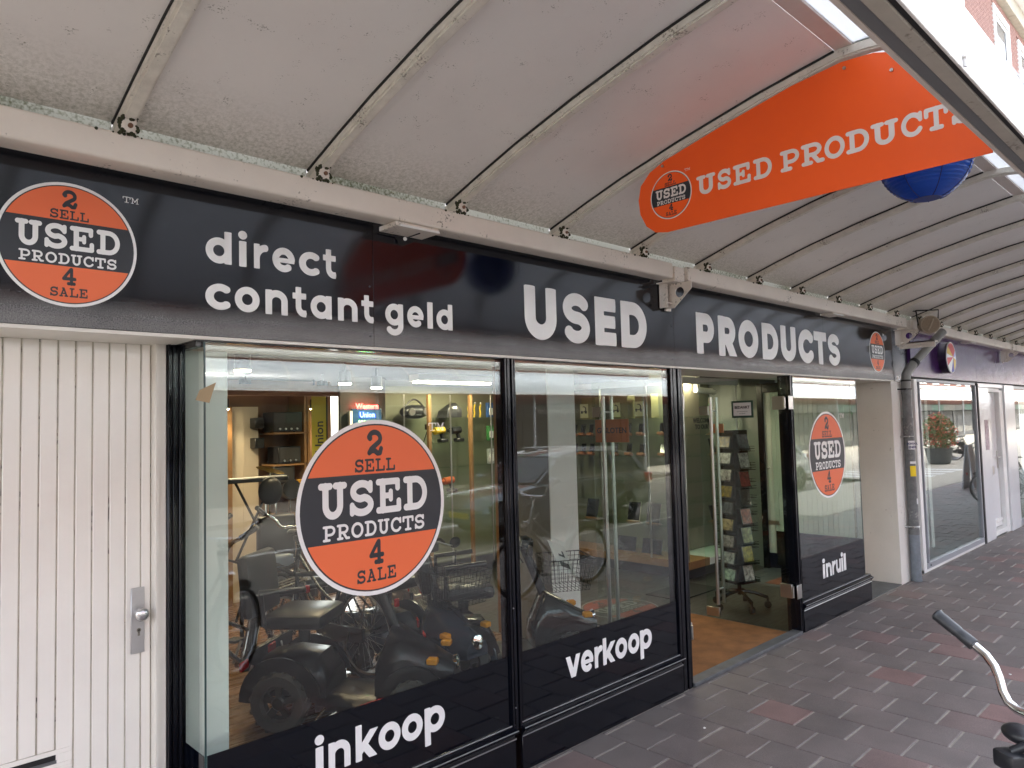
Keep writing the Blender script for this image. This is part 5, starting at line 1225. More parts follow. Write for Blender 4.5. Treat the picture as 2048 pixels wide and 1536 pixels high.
# disc rack on castors
def disc_rack():
    cx, cy = 6.88, 3.86; rz = rad(74); t = thing('disc_rack', 'black revolving rack full of discs standing behind the glass door', 'rack', (cx, cy, 0))
    Q = Matrix.Translation((cx, cy, 0)) @ Matrix.Rotation(rz, 4, 'Z'); hw = .125
    b = B(); b.box(-hw*.8, hw*.8, -hw*.8, hw*.8, .26, 1.80, .004, Q); b.out('core', M_BLACKM, t)
    b = B(); b.cyl((cx, cy, .13), (cx, cy, .30), .02, n=10); b.out('spindle', M_BLACKM, t)
    for k in range(5):
        a = 2*pi*k/5+.3; ex, ey = cx+.27*cos(a), cy+.27*sin(a)
        b = B(); b.tube([(cx, cy, .17), (cx+.14*cos(a), cy+.14*sin(a), .15), (ex, ey, .105)], .017, 8); ft = b.out('leg', M_BLACKM, t)
        b = B(); b.cyl((ex-.02*sin(a), ey+.02*cos(a), .035), (ex+.02*sin(a), ey-.02*cos(a), .035), .035, n=14); b.cyl((ex, ey, .05), (ex, ey, .11), .012, n=8); b.out('castor', M_RUBBER, ft)
    for s_ in range(4):
        q = Q @ Matrix.Rotation(s_*pi/2, 4, 'Z'); b = B(); n = 9 if s_ % 2 == 0 else 8
        for i in range(n):
            z = .27+i*1.5/n
            b.box(-hw, hw, -hw-.045, -hw*.8, z, z+.006, 0, q); b.box(-hw, hw, -hw-.045, -hw-.041, z+.025, z+.030, 0, q)
            for x in (-.06, .06): b.box(x-.002, x+.002, -hw-.045, -hw-.041, z, z+.03, 0, q)
        b.out('wire_shelf', M_BLACKM, t)
    cols_l = [((.30, .14, .03), 'dark cover with an orange band, topmost'), ((.32, .33, .34), 'pale grey cover, second from top'), ((.62, .62, .60), 'white cover with dark shapes, third from top'), ((.42, .30, .03), 'black and yellow cover, fourth from top'), ((.12, .15, .19), 'steel blue cover, middle'),
              ((.60, .48, .24), 'cream and blue cover, sixth from top'), ((.42, .40, .40), 'pink and teal cover, seventh from top'), ((.50, .55, .54), 'light grey cover, second from bottom'), ((.45, .62, .52), 'mint green cover, bottom')]
    cols_r = [((.10, .11, .12), 'black cover with grey figures, topmost'), ((.38, .37, .34), 'silver grey cover, second from top'), ((.22, .03, .03), 'dark red cover, third from top'), ((.07, .055, .05), 'near black cover, fourth from top'), ((.34, .08, .05), 'red and orange cover, fifth from top'), ((.20, .19, .07), 'green and red cover, third from bottom'), ((.30, .24, .03), 'black and yellow cover, second from bottom'), ((.55, .45, .38), 'white cover with dark oval shapes, bottom')]
    for side, cols, sn, w_, h_ in ((0, cols_l, 'left', .19, .125), (1, cols_r, 'right', .14, .165)):
        q0 = Q @ Matrix.Rotation(side*pi/2+pi, 4, 'Z')
        n = len(cols)
        for i, (c, lab) in enumerate(cols):
            z = .285+(n-1-i)*1.5/n
            d = thing('disc_case', 'disc case, %s face of the rack, %s' % (sn, lab), 'disc case', tuple(q0 @ Vector((0, -hw-.02, z))), 'disc cases on the revolving rack')
            q = q0 @ Matrix.Translation((0, -hw-.030, z)) @ Matrix.Rotation(rad(-12), 4, 'X')
            b = B(); b.box(-w_/2, w_/2, 0, .014, 0, h_, .002, q); b.out('case', M_BLACKP, d)
            b = B(); b.box(-w_/2+.006, w_/2-.006, -.0012, -.0002, .005, h_-.005, 0, q); b.out('cover', mat('cover '+sn+str(i), c, .25, var=.85, vs_=26, rvar=0), d)
    b = B(); q = Q @ Matrix.Rotation(pi, 4, 'Z'); b.box(-.10, .06, -hw-.06, -hw-.055, 1.78, 1.87, 0, q); o = b.out('price_card', mat('orange card', (.62, .19, .08), .6)); solo(o, 'orange handwritten price card on top of the disc rack', 'card')
disc_rack()
def floor_mat(x, y, rz, lab):
    t = thing('logo_mat', lab, 'floor mat', (0, 0, 0))
    b = B(); b.box(-.62, .62, -.45, .45, .001, .008, .002); b.out('mat', mat('dark mat', (.045, .042, .04), .9), t)
    f = lambda u, v, d: (u, v, .0085-d)
    logo(t, f, .40, .0004, False, (mat('mat grey', (.18, .175, .16), .9), mat('dark mat', (.045, .042, .04), .9), mat('mat red', (.19, .045, .03), .9)))
    t.location = (x, y, .001); t.rotation_euler = (0, 0, rz)
floor_mat(6.05, 4.75, rad(0), 'dark floor mat with faded red round logo behind the doorway pane, farther mat'); floor_mat(4.9, 4.05, rad(-3), 'dark mat with faded red logo at the foot of the white column')
b = B(); b.box(6.7, 7.5, 4.45, 4.9, .001, .012, .003); solo(b.out('black_mat', M_RUBBER), 'plain black rubber mat on the grey floor inside the doorway', 'floor mat')

# ================================================================== BICYCLES, SCOOTERS, CARS
def wheel_parts(root, cx, r=.345):
    b = B(); b.torus((cx, 0, r), (0, 1, 0), r-.02, .02, 40, 8); ty = b.out('wheel', M_RUBBER, root)
    b = B(); b.torus((cx, 0, r), (0, 1, 0), r-.045, .012, 40, 6); b.out('rim', M_ALU, ty)
    b = B()
    for k in range(28):
        a = 2*pi*k/28; b.tube([(cx+.02*cos(a+.8), .025*(1 if k % 2 else -1), r+.02*sin(a+.8)), (cx+(r-.045)*cos(a), 0, r+(r-.045)*sin(a))], .0012, 4)
    tag(b.out('spokes', M_STEEL, ty), kind='stuff')
    b = B(); b.cyl((cx, -.05, r), (cx, .05, r), .022, n=12); b.out('hub', M_STEEL, ty)
def make_bike(label, group=None):
    t = thing('bicycle', label, 'bicycle', (0, 0, 0), group)
    wheel_parts(t, 0); wheel_parts(t, 1.12)
    b = B(); b.tube([(.86, 0, .98), (.94, 0, .69)], .020, 12); b.tube([(.92, 0, .74), (.62, 0, .44), (.45, 0, .30)], .017, 10); b.tube([(.89, 0, .86), (.60, 0, .62), (.36, 0, .50)], .014, 10)
    b.tube([(.45, 0, .29), (.25, 0, .84)], .017, 10); b.cyl((.45, -.04, .29), (.45, .04, .29), .024, n=12)
    for s_ in (-1, 1):
        b.tube([(.45, .03*s_, .29), (.02, .06*s_, .345)], .009, 8); b.tube([(.29, .02*s_, .72), (.0, .06*s_, .345)], .008, 8)
    b.out('frame', M_BLACKM, t)
    b = B(); b.tube([(.95, 0, .69), (.955, 0, .66)], .02, 10)
    for s_ in (-1, 1): b.tube([(.955, .045*s_, .66), (1.02, .05*s_, .50), (1.12, .055*s_, .345)], .010, 8)
    b.box(.94, .97, -.055, .055, .66, .68, .004); b.out('fork', M_BLACKM, t)
    b = B(); b.tube([(.855, 0, .97), (.842, 0, 1.08)], .0135, 10); b.tube([(.842, 0, 1.07), (.862, 0, 1.105)], .016, 10); b.out('stem', M_CHROME, t)
    hb = [(.862, .0, 1.105), (.864, .07, 1.107), (.862, .124, 1.110), (.857, .162, 1.112), (.8545, .188, 1.122), (.857, .207, 1.143), (.864, .226, 1.174), (.871, .250, 1.198), (.875, .283, 1.218), (.868, .332, 1.242), (.850, .378, 1.275), (.830, .420, 1.302)]
    b = B(); b.tube([(x, -y, z) for x, y, z in hb[:0:-1]]+hb, .0122, 14); h = b.out('handlebar', M_CHROME, t, 60)
    for s_ in (-1, 1):
        p = [Vector((x, y*s_, z)) for x, y, z in ((.8695, .322, 1.2375), (.850, .378, 1.275), (.827, .426, 1.307))]; d = (p[2]-p[0]).normalized()
        q = [p[0]+d*.0, p[0]+d*.003, p[0]+d*.042, p[0]+d*.046, p[0]+d*.052, p[0]+d*.056, p[0]+d*.112, p[0]+d*.116, p[0]+d*.124, p[0]+d*.129]
        b = B(); b.ring(q, [.0165, .0185, .0172, .0165, .0165, .0175, .0185, .0180, .0195, .0165], 20); b.out('grip', mat('grip rubber', (.022, .023, .026), .42), h)
    b = B(); b.sphere((.812, .105, 1.075), .036, .050, .024, 18, 12); b.out('bell', M_BLACKP, t)
    b = B(); b.tube([(.83, .06, 1.085), (.80, .08, 1.02), (.775, .085, .96)], .010, 10); b.out('bell_arm', M_CHROME, t)
    b = B(); b.box(.735, .795, .045, .115, 1.0, 1.045, .008, seg=2); b.tube([(.765, .08, 1.045), (.80, .05, 1.075), (.84, .0, 1.06)], .012, 10); b.out('bracket', M_BLACKP, t)
    b = B(); b.loft([[(.06, .09, .90), (.06, -.09, .90), (.05, -.07, .945), (.05, .07, .945)], [(.16, .085, .915), (.16, -.085, .915), (.16, -.06, .955), (.16, .06, .955)], [(.28, .028, .925), (.28, -.028, .925), (.28, -.02, .955), (.28, .02, .955)], [(.35, .016, .925), (.35, -.016, .925), (.35, -.012, .948), (.35, .012, .948)]]); b.cyl((.25, 0, .80), (.215, 0, .92), .013, n=10); b.out('saddle', M_BLACKP, t, 80)
    for cx, a0, a1 in ((0, -.75, 1.75), (1.12, -1.9, .55)):
        b = B(); b.torus((cx, 0, .345), (0, 1, 0), .372, .020, 24, 6, a0, a1, sx=.35, sy=1.4); b.out('mudguard', M_BLACKM, t)
    b = B(); b.loft([[(-.05, y, z) for y, z in ((.045, .30), (.075, .30), (.075, .40), (.045, .40))], [(.40, y, z) for y, z in ((.045, .24), (.075, .24), (.075, .38), (.045, .38))], [(.54, y, z) for y, z in ((.05, .27), (.07, .27), (.07, .33), (.05, .33))]]); b.out('chain_case', M_BLACKP, t)
    b = B(); b.tube([(.45, .09, .29), (.55, .10, .16)], .011, 8); b.tube([(.45, -.07, .29), (.35, -.08, .42)], .011, 8); c = b.out('crank', M_STEEL, t)
    b = B(); b.box(.50, .60, .11, .20, .148, .168, .004); b.out('pedal', M_RUBBER, c); b = B(); b.box(.30, .40, -.18, -.09, .41, .43, .004); b.out('pedal', M_RUBBER, c)
    b = B()
    for s_ in (-.06, 0, .06): b.tube([(.22, s_, .74), (-.28, s_, .74)], .006, 6)
    for x in (.2, 0, -.26): b.tube([(x, -.06, .74), (x, .06, .74)], .006, 6)
    for s_ in (-1, 1): b.tube([(-.12, .06*s_, .74), (.0, .065*s_, .36)], .006, 6)
    b.out('carrier', M_STEEL, t)
    b = B(); b.lathe([(.0, 0), (.03, .004), (.042, .05), (.04, .06), (0, .066)], (.955, 0, .80), (1, 0, 0), 16); b.out('headlamp', M_CHROME, t)
    b = B(); b.box(-.385, -.36, -.02, .02, .60, .66, .006); b.out('rear_light', mat('red reflector', (.45, .008, .01), .15), t)
    b = B(); b.tube([(.1, .08, .36), (.12, .16, .0)], .008, 6); b.out('kickstand', M_STEEL, t)
    return t
def recolour(t, names, m):
    for o in t.children:
        if o.name.split('.')[0] in names: o.material_slots[0].link = 'OBJECT'; o.material_slots[0].material = m
TH = math.atan2(-.6, .8)
bike0 = make_bike('black bicycle with chrome handlebar standing on the pavement at the lower right edge', 'bicycles parked about the shop')
def bike(x, y, rz, label, m=None, lean=0):
    c = copy_tree(bike0); place(c, (x, y, 0), rz, label, rx=lean)
    if m: recolour(c, ('frame', 'fork', 'mudguard'), m)
    return c
M_SILV = mat('silver frame', (.45, .45, .47), .25, metal=.8); M_BROWNF = mat('brown frame', (.24, .085, .04), .35); M_REDF = mat('red frame', (.30, .03, .03), .3); M_GREYB = mat('pale frame', (.42, .44, .43), .3)
bike(2.62, 5.32, math.atan2(-.48, -.88), 'bicycle with silver and brown frame inside the shop behind the left end of the window', M_SILV)
bike(3.12, 4.92, math.atan2(1, -.1), 'dark bicycle inside the shop showing its rear wheel and red reflector below the big logo')
bike(2.05, 6.3, math.atan2(-.9, -.2), 'brown bicycle deeper in the shop beside the partition', M_BROWNF)
bike(4.1, 5.6, math.atan2(.95, .25), 'bicycle behind the mullion in the shop, only its wheel showing', M_REDF)
bike(6.78, .22, pi+.06, 'pale bicycle parked outside and mirrored in the pane beside the doorway', M_GREYB)
for k in range(4): bike(33.2+k*.55, -2.9-.1*k, rad(75), 'dark bicycle in the row beyond the flower planter, %s from the planter' % ('first', 'second', 'third', 'last')[k])
bike(17.6, 1.9, rad(80), 'black bicycle standing far along the pavement past the white door', lean=rad(3))
bike(18.5, 2.0, rad(84), 'second black bicycle far along the pavement, behind the first', lean=rad(3))
b = B()   # saddle cover of the silver bike
b.loft([[(2.62-.05*.88, 5.32-.05*.48, .90), (2.70, 5.25, .90), (2.70, 5.25, .975), (2.60, 5.32, .98)], [(2.5, 5.30, .90), (2.53, 5.18, .90), (2.52, 5.20, .985), (2.49, 5.28, .985)], [(2.36, 5.20, .915), (2.38, 5.15, .915), (2.38, 5.15, .965), (2.36, 5.19, .965)], [(2.29, 5.155, .92), (2.30, 5.12, .92), (2.30, 5.12, .95), (2.29, 5.15, .95)]])
bmesh.ops.subdivide_edges(b.bm, edges=b.bm.edges, cuts=2, use_grid_fill=True)
for v in b.bm.verts: v.co.z += R.uniform(-.006, .008)
solo(b.out('saddle_cover', mat('crumpled plastic', (.28, .34, .42), .25, bump=.4), ang=80), 'crumpled grey blue plastic cover on the saddle of the silver bicycle', 'saddle cover')
place(bike0, (1.596, .908, 0), TH)

def make_scooter(label, body, basket=True):
    t = thing('mobility_scooter', label, 'mobility scooter', (0, 0, 0), 'mobility scooters in the shop window')
    for cx, sy, r, wd in ((0, .27, .19, .10), (0, -.27, .19, .10), (.86, .20, .16, .085), (.86, -.20, .16, .085)):
        b = B(); s_ = 1 if sy > 0 else -1
        b.lathe([(r*.60, -wd/2), (r*.90, -wd/2), (r*.98, -wd*.3), (r, 0), (r*.98, wd*.3), (r*.90, wd/2), (r*.60, wd/2), (r*.56, wd*.3), (r*.56, -wd*.3)], (cx, sy, r), (0, 1, 0), 36, True)
        for k in range(30):
            a = 2*pi*k/30; q = Matrix.Translation((cx, sy, r)) @ Matrix.Rotation(-a, 4, 'Y') @ Matrix.Translation((r*.985, 0, 0)) @ Matrix.Rotation(.5*(1 if k % 2 else -1), 4, 'X')
            b.box(-.006, .008, -wd*.42, wd*.42, -.006, .006, 0, q)
        ty = b.out('wheel', mat('dusty tyre', (.075, .072, .066), .85, coord='Object', var=.2), t)
        b = B(); b.lathe([(.0, .03), (.035, .03), (.045, .02), (.0451, -.02), (.0, -.02)], (cx, sy+.01*s_, r), (0, s_, 0), 20); b.torus((cx, sy, r), (0, 1, 0), r*.56, r*.055, 32, 8, sy=2.0)
        for k in range(5):
            a = 2*pi*k/5+.3; u = Vector((cos(a), 0, sin(a))); v = Vector((-sin(a), 0, cos(a))); c0 = Vector((cx, sy+.012*s_, r))
            b.loft([[c0+u*.03+v*w_+Vector((0, d*s_, 0)) for w_, d in ((-.02, .0), (.02, .0), (.016, .018), (-.016, .018))], [c0+u*r*.55+v*w_+Vector((0, d*s_, 0)) for w_, d in ((-.03, .0), (.03, .0), (.024, .014), (-.024, .014))]])
        b.out('rim', mat('dark alloy', (.07, .072, .07), .3, metal=.6), ty)
    def hull(secs, name, m, ang=50):
        b = B(); rows = []
        for x, hw, z0, z1 in secs:
            rows.append([(x, hw*cy, z0+(z1-z0)*cz) for cy, cz in ((-1, .0), (-1.02, .5), (-.85, .88), (-.45, 1), (.45, 1), (.85, .88), (1.02, .5), (1, 0))])
        b.loft(rows); return b.out(name, m, t, ang)
    hull([(-.24, .12, .24, .36), (-.18, .19, .20, .43), (0, .205, .20, .46), (.2, .20, .16, .44), (.27, .19, .14, .32)], 'rear_cover', body)
    hull([(.22, .24, .12, .20), (.62, .22, .12, .19)], 'floor_deck', M_BLACKP)
    hull([(.58, .13, .12, .40), (.68, .15, .16, .62), (.82, .15, .24, .54), (.98, .14, .26, .44), (1.10, .10, .27, .38)], 'front_shroud', body)
    for sy in (-.20, .20):
        b = B(); b.torus((.86, sy, .16), (0, 1, 0), .195, .045, 16, 6, -1.5, 1.5, sx=.3, sy=1.2); b.out('fender', body, t)
    for sy in (-.27, .27):
        b = B(); b.torus((0, sy, .19), (0, 1, 0), .225, .055, 16, 6, -1.6, 1.4, sx=.3, sy=1.1); b.out('fender', body, t)
    b = B(); b.tube([(.72, 0, .5), (.60, 0, .80), (.52, 0, 1.0)], .035, 12); b.box(.46, .60, -.10, .10, .95, 1.03, .02, seg=2); tl = b.out('tiller', M_BLACKP, t)
    b = B(); b.tube([(.42, -.30, .98), (.46, -.22, 1.02), (.52, 0, 1.03), (.46, .22, 1.02), (.42, .30, .98)], .014, 10); b.out('handlebar', M_BLACKP, tl)
    for s_ in (-1, 1):
        b = B(); b.tube([(.46, .2*s_, 1.0), (.53, .27*s_, .97), (.50, .33*s_, .955)], .006, 8); b.out('brake_lever', M_STEEL, tl)
        b = B(); b.tube([(.60, .25*s_, .78), (.52, .34*s_, .92)], .006, 6); b.sphere((.5, .35*s_, .98), .02, .06, .045, 12, 8); b.out('mirror', M_BLACKP, tl)
    b = B(); b.cyl((.05, 0, .5), (.05, 0, .62), .04, n=14); b.box(-.16, .26, -.23, .23, .62, .72, .04, seg=2); b.out('seat', M_BLACKP, t)
    b = B(); b.box(-.22, -.13, -.22, .22, .70, 1.12, .04, mx=Matrix.Rotation(rad(-6), 4, 'Y'), seg=2); b.out('backrest', M_BLACKP, t)
    for s_ in (-1, 1):
        b = B(); b.tube([(-.12, .25*s_, .66), (-.12, .28*s_, .88), (.18, .28*s_, .90)], .02, 10); b.out('armrest', M_BLACKP, t)
    b = B(); b.lathe([(.0, 0), (.045, .004), (.05, .03), (0, .045)], (1.08, 0, .37), (1, 0, .2), 16); b.out('headlight', M_CHROME, t)
    for sy in (-.20, .20):
        b = B(); b.box(.95, 1.02, sy-.03, sy+.03, .42, .46, .008); b.out('indicator', mat('amber lens', (.75, .30, .01), .15), t)
        b = B(); b.box(-.29, -.27, sy-.05, sy+.05, .36, .42, .006); b.out('rear_light', mat('red reflector', (.45, .008, .01), .15), t)
    b = B(); b.tube([(.30, -.27, .16), (.26, -.33, .10), (.32, -.36, .12), (.40, -.33, .16)], .009, 8); b.out('lever', M_CHROME, t)
    if basket:
        q = [(.70, 1.10, .17, .60), (.68, 1.14, .20, .84)]
        b = B()
        x0, x1, hw, zb = .72, 1.02, .17, .62; X0, X1, HW, zt = .69, 1.07, .20, .86
        for i in range(11):
            f = i/10
            for (a, c) in (((x0, -hw), (x1, -hw)), ((x0, hw), (x1, hw))):
                b.tube([(a[0]+(c[0]-a[0])*f, a[1], zb), (X0+(X1-X0)*f, a[1]*HW/hw, zt)], .0022, 4)
            b.tube([(x0, -hw+2*hw*f, zb), (X0, -HW+2*HW*f, zt)], .0022, 4); b.tube([(x1, -hw+2*hw*f, zb), (X1, -HW+2*HW*f, zt)], .0022, 4)
            b.tube([(x0+(x1-x0)*f, -hw, zb), (x0+(x1-x0)*f, hw, zb)], .0022, 4)
        for j in range(8):
            f = j/7; a, c, w_ = x0+(X0-x0)*f, x1+(X1-x1)*f, hw+(HW-hw)*f; z = zb+(zt-zb)*f
            b.tube([(a, -w_, z), (c, -w_, z), (c, w_, z), (a, w_, z)], .0022 if j < 7 else .005, 5, closed=True)
        b.out('basket', M_BLACKP, t, 0)
    return t
M_BODYD = mat('dark grey lacquer', (.008, .009, .011), .3); M_BODYB = mat('slate blue lacquer', (.020, .032, .050), .25); M_BODYG = mat('anthracite lacquer', (.022, .021, .020), .15)
sc = make_scooter('dark mobility scooter with dusty spoked wheel close behind the left window pane', M_BODYD, False)
place(sc, (2.42, 4.66, 0), math.atan2(-.78, .62))
sc2 = make_scooter('slate blue mobility scooter with black wire basket below the big logo', M_BODYB); place(sc2, (3.42, 5.12, 0), math.atan2(-1, .05))
sc3 = make_scooter('anthracite mobility scooter with a newspaper in its wire basket beside the white column', M_BODYG); place(sc3, (3.62, 4.42, 0), math.atan2(-.50, .86))
def newspaper():
    t = thing('newspaper', 'white printed leaflet sticking out of the wire basket', 'leaflet', (4.33, 4.0, .66))
    q = Matrix.Translation((4.36, 3.99, .84)) @ Matrix.Rotation(rad(20), 4, 'Z') @ Matrix.Rotation(rad(-38), 4, 'X') @ Matrix.Rotation(rad(28), 4, 'Y')
    b = B(); b.box(-.105, .105, -.002, .002, -.15, .15, 0, q); b.out('sheet', M_WHITEP, t)
    b = B(); b.box(-.03, .05, -.0034, -.0022, .02, .04, 0, q); b.box(.03, .05, -.0034, -.0022, .02, .08, 0, q); b.box(-.06, .06, -.0034, -.0022, -.09, -.04, 0, q); b.out('print', M_DARKV, t)
newspaper()

def make_car(label, paint, est=True):
    t = thing('parked_car', label, 'car', (0, 0, 0), 'cars parked along the kerb'); L = 4.65
    secs = [(-2.32, .70, .36, .70), (-2.28, .82, .26, .95), (-1.9, .89, .22, 1.0), (-.9, .91, .20, .98), (.6, .91, .20, .95), (1.3, .90, .22, .92), (1.9, .86, .24, .80), (2.25, .74, .28, .66), (2.33, .60, .36, .56)]
    b = B(); rows = []
    for x, hw, z0, z1 in secs:
        rows.append([(x, s_*hw*cy, z0+(z1-z0)*cz) for s_, cy, cz in ((-1, .86, 0), (-1, .97, .12), (-1, 1, .45), (-1, .99, .72), (-1, .93, .95), (-1, .80, 1.0), (1, .80, 1.0), (1, .93, .95), (1, .99, .72), (1, 1, .45), (1, .97, .12), (1, .86, 0))])
    b.loft(rows); b.out('body', paint, t, 30)
    xr = -2.12 if est else -1.75; cab = [(xr, .74, .97, .98), (xr+.22, .66, .95, 1.34), (-1.2, .62, .95, 1.47), (-.2, .63, .95, 1.50), (.35, .62, .94, 1.44), (1.15, .72, .93, .96)]
    b = B(); b.loft([[(x, -.80 if i not in (0, 5) else -hw, z0), (x, -hw, z1), (x, hw, z1), (x, .80 if i not in (0, 5) else hw, z0)] for i, (x, hw, z0, z1) in enumerate(cab)]); b.out('windows', mat('car glass', (.02, .025, .03), .03, spec=.9), t, 0)
    b = B(); top = [(xr+.15, 1.32), (xr+.25, 1.36), (-1.2, 1.485), (-.2, 1.515), (.30, 1.455), (.45, 1.40)]
    b.loft([[(x, -.67, z-.035), (x, -.60, z), (x, .60, z), (x, .67, z-.035)] for x, z in top]); b.out('roof', paint, t, 40)
    for s_ in (-1, 1):
        b = B()
        for (xa, za), (xb, zb), w_ in (((1.12, .95), (.33, 1.43), .035), ((.0, .95), (-.08, 1.48), .03), ((-1.05, .96), (-1.1, 1.46), .03), ((xr+.02, .97), (xr+.25, 1.34), .08)):
            ya, yb = s_*.805, s_*.645; b.loft([[(xa-w_, ya-.02, za), (xa+w_, ya-.02, za), (xa+w_, ya+.02, za), (xa-w_, ya+.02, za)], [(xb-w_, yb-.02, zb), (xb+w_, yb-.02, zb), (xb+w_, yb+.02, zb), (xb-w_, yb+.02, zb)]])
        b.out('pillar', paint, t, 30)
        b = B(); b.tube([(1.10, s_*.81, .965), (-1.0, s_*.815, .985), (xr, s_*.78, .99)], .010, 6); b.tube([(.35, s_*.665, 1.455), (-.2, s_*.675, 1.50), (-1.2, s_*.665, 1.475), (xr+.24, s_*.70, 1.345)], .010, 6); b.out('chrome_strip', M_CHROME, t)
        b = B(); b.tube([(.1, s_*.56, 1.55), (-1.5, s_*.55, 1.50)], .014, 6); b.out('roof_rail', M_ALU, t)
        b = B(); b.sphere((.95, s_*.98, 1.0), .07, .10, .07, 12, 8); b.out('mirror', paint, t)
        b = B(); b.box(1.95, 2.22, min(s_*.52, s_*.80), max(s_*.52, s_*.80), .60, .74, .02); b.out('headlight', M_GLASSC, t)
        b = B(); b.box(-2.33, -2.10, min(s_*.60, s_*.86), max(s_*.60, s_*.86), .74, .94, .02); b.out('tail_light', mat('red lens', (.50, .01, .015), .1), t)
        for cx in (-1.35, 1.38):
            b = B(); b.lathe([(.20, -.10), (.30, -.10), (.325, -.05), (.325, .05), (.30, .10), (.20, .10)], (cx, s_*.83, .325), (0, 1, 0), 30, True); wl = b.out('wheel', M_RUBBER, t)
            b = B(); b.cyl((cx, s_*.86, .325), (cx, s_*.90, .325), .20, n=24); b.out('rim_disc', M_DARK, wl)
            b = B()
            for k in range(5):
                a = 2*pi*k/5; b.tube([(cx, s_*.915, .325), (cx+.21*cos(a), s_*.905, .325+.21*sin(a))], .022, 6)
            b.torus((cx, s_*.90, .325), (0, 1, 0), .21, .014, 28, 6); b.out('spoke', M_ALU, wl)
    b = B(); b.box(-2.345, -2.32, -.26, .26, .62, .73, .003); b.out('number_plate', mat('yellow plate', (.6, .42, .02), .5), t)
    b = B(); b.box(2.30, 2.345, -.26, .26, .40, .50, .003); b.out('front_plate', mat('yellow plate', (.6, .42, .02), .5), t)
    return t
car = make_car('dark estate car at the kerb, mirrored in the pane beside the doorway', mat('car dark', (.20, .215, .23), .22, metal=.6, coat=1))
place(car, (10.65, -4.05, -.11), pi)
car2 = make_car('pale silver car at the kerb, mirrored in the pane right of the doorway', mat('car silver', (.50, .53, .55), .2, metal=.5, coat=1), False)
place(car2, (18.6, -4.1, -.11), pi)

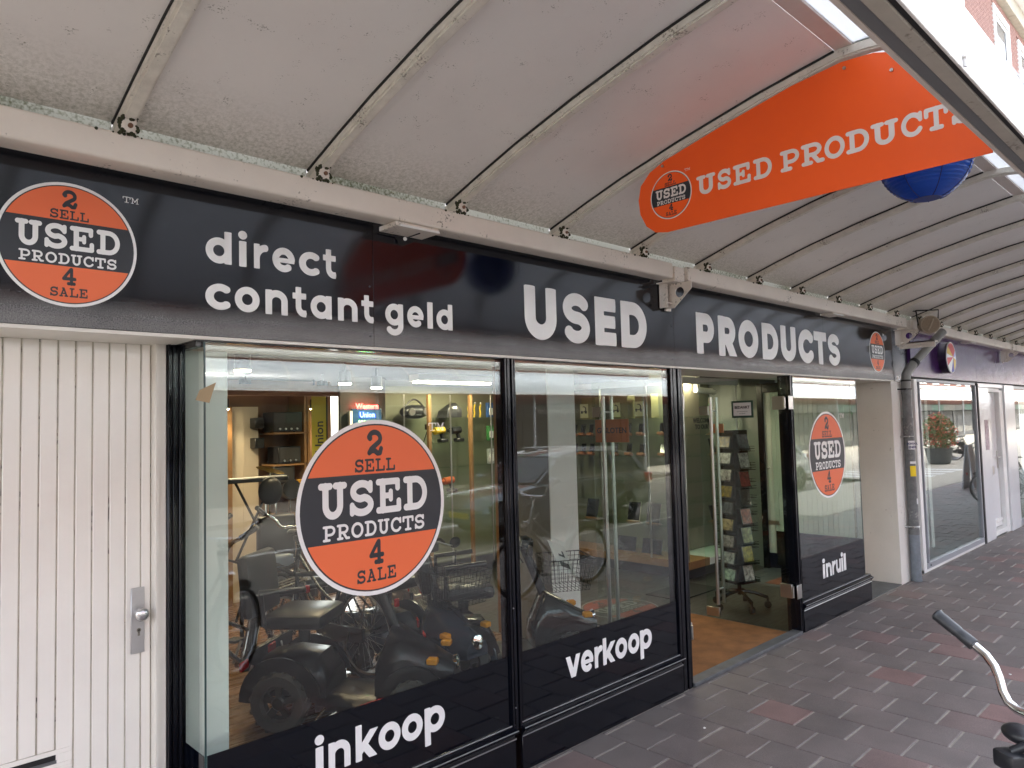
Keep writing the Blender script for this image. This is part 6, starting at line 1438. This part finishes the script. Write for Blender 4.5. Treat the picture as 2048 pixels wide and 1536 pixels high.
# ================================================================== OPPOSITE SIDE OF THE STREET (mirrored in the glass)
def opposite():
    t = thing('opposite_canopy', 'white translucent barrel canopy across the street, mirrored in the windows', 'canopy', (12, -11, 2.8))
    cy, cz, r = -11.12, EYE+1.0, .72
    P = [(cy+r*cos(rad(90*i/14)), cz+r*sin(rad(90*i/14))) for i in range(15)]
    Q = [(cy+(r-.01)*cos(rad(90*i/14)), cz+(r-.01)*sin(rad(90*i/14))) for i in range(15)]
    m = mat('pale canopy sheet', (.62, .68, .72), .12, spec=.8)
    x = -8
    while x < 130:
        b = B(); b.prism(P+Q[::-1], 'x', x+.02, x+1.80); b.out('curved_sheet', m, t)
        b = B(); b.prism([(cy+(r+.012)*cos(rad(90*i/14)), cz+(r+.012)*sin(rad(90*i/14))) for i in range(15)]+[(a, c) for a, c in P[::-1]], 'x', x-.03, x+.035); b.out('strap', M_WHITEP, t)
        b = B(); b.box(x, x+1.82, -11.9, cy-.02, cz+r-.02, cz+r); b.out('panel', M_PANEL, t)
        x += 1.82
    b = B(); b.box(-8, 130, cy+r-.01, cy+r+.03, cz-.07, cz+.0); b.box(-8, 130, cy+r+.0301, cy+r+.035, cz-.01, cz+.005); b.out('edge_beam', M_WHITEP, t)
    b = B()
    for x in range(-7, 130, 6): b.cyl((x, -10.6, 0), (x, -10.6, cz-.07), .05, n=10)
    b.out('post', M_GREYF, t)
    p = thing('gutter_pipe', 'long pale round pipe along the wall above the opposite canopy', 'pipe', (12, -11.4, 3.6))
    x = -8
    while x < 130:
        b = B(); b.cyl((x, -11.45, EYE+1.93), (x+3.98, -11.45, EYE+1.93), .13, n=20); b.out('length', mat('pale pipe', (.55, .56, .53), .5, var=.2, vs_=4), p)
        b = B(); b.cyl((x-.03, -11.45, EYE+1.93), (x+.03, -11.45, EYE+1.93), .14, n=20); b.out('collar', M_GREYF, p); x += 4
    bl = thing('opposite_building', 'dark red brick building with shops across the street', 'building', (12, -13, 0))
    b = B(); b.box(-30, 170, -13.2, -12.4, 2.62, 8.2); b.out('wall', M_BRICKD, bl)
    b = B(); b.box(-30, 170, -14, -13.5, 0, 2.6); b.out('shop_back', M_DARK, bl)
    x = -20
    i = 0
    while x < 140:
        wv = M_WHITEP
        f = B(); f.box(x, x+1.5, -12.42, -12.36, 4.2, 5.4); g = f.out('window', M_WHITEP, bl)
        f = B(); f.box(x+.1, x+1.4, -12.36, -12.35, 4.3, 5.3); f.out('pane', mat('sky pane', (.06, .07, .08), .03, spec=.9), g)
        f = B(); f.box(x-.7, x+1.9, -12.5, -12.42, .30, 2.05); g = f.out('shop_pane', mat('dark shop glass', (.025, .028, .028), .05), bl)
        f = B(); f.box(x-.74, x+2.2, -12.52, -12.40, .0, .3); f.box(x+1.9, x+2.2, -12.5, -12.38, .3, 2.1); f.out('shop_frame', mat('dark shop frame', (.045, .045, .048), .4), g)
        f = B(); f.box(x-.76, x+2.2, -12.40, -12.30, 2.12, 2.60); f.out('shop_fascia', (mat('grey fascia', (.085, .09, .095), .4), mat('green fascia', (.03, .13, .10), .4), M_WALLG)[i % 3] if not 17 < x < 24 else mat('grey fascia', (.085, .09, .095), .4), bl)
        x += 3.0; i += 1
    textobj('shop_lettering', "Voorburg's wildpaleis", .30, Matrix.Translation((20.2, -12.295, 2.36)) @ Matrix.Rotation(pi, 4, 'Z') @ FACE, M_WHITEV, None, .004, .004)
    solo(bpy.data.objects['shop_lettering'], "white words Voorburg's wildpaleis on the grey fascia across the street", 'lettering')
opposite()
def planter():
    t = thing('flower_planter', 'tall planter overflowing with red and orange flowers by the kerb', 'planter', (30.8, -2.75, 0))
    b = B(); b.lathe([(.30, 0), (.38, .05), (.46, .55), (.50, .60), (.46, .60), (.0, .58)], (30.8, -2.75, 0), (0, 0, 1), 24); b.out('pot', mat('grey pot', (.09, .10, .10), .6), t)
    for nm, n, m, s_ in (('foliage', 1500, mat('leaf', (.10, .20, .035), .6, rnd=0, var=.4, vs_=5), .055), ('blossoms', 900, mat('blossom', (.85, .13, .07), .6, var=.5, vs_=9), .045)):
        b = B()
        for k in range(n):
            u = R.uniform(-1, 1); a = R.uniform(0, 2*pi); rr = (R.random()**.35); q = math.sqrt(1-u*u)
            c = Vector((30.8+.60*rr*q*cos(a)*(1.05-.25*u), -2.75+.60*rr*q*sin(a)*(1.05-.25*u), 1.20+.72*rr*u))
            if nm == 'blossoms': c += (c-Vector((30.8, -2.75, 1.2)))*.06
            d1 = Vector((R.gauss(0, 1), R.gauss(0, 1), R.gauss(0, .6))).normalized(); d2 = d1.orthogonal().normalized()
            b.bm.faces.new([b.bm.verts.new(c+v) for v in (d1*s_, d2*s_*.6, -d1*s_, -d2*s_*.6)])
        tag(b.out(nm, m, t, 0), kind='stuff')
planter()
b = B(); b.loft([[(21.0, .50, 0), (21.6, .50, 0), (21.6, .54, 0), (21.0, .54, 0)], [(21.08, .62, 1.1), (21.52, .62, 1.1), (21.52, .64, 1.1), (21.08, .64, 1.1)]]); b.loft([[(21.0, .80, 0), (21.6, .80, 0), (21.6, .76, 0), (21.0, .76, 0)], [(21.08, .68, 1.1), (21.52, .68, 1.1), (21.52, .66, 1.1), (21.08, .66, 1.1)]]); solo(b.out('pavement_board', M_GREYF), 'grey folding pavement board standing farther along the shops', 'board')

cleanup()
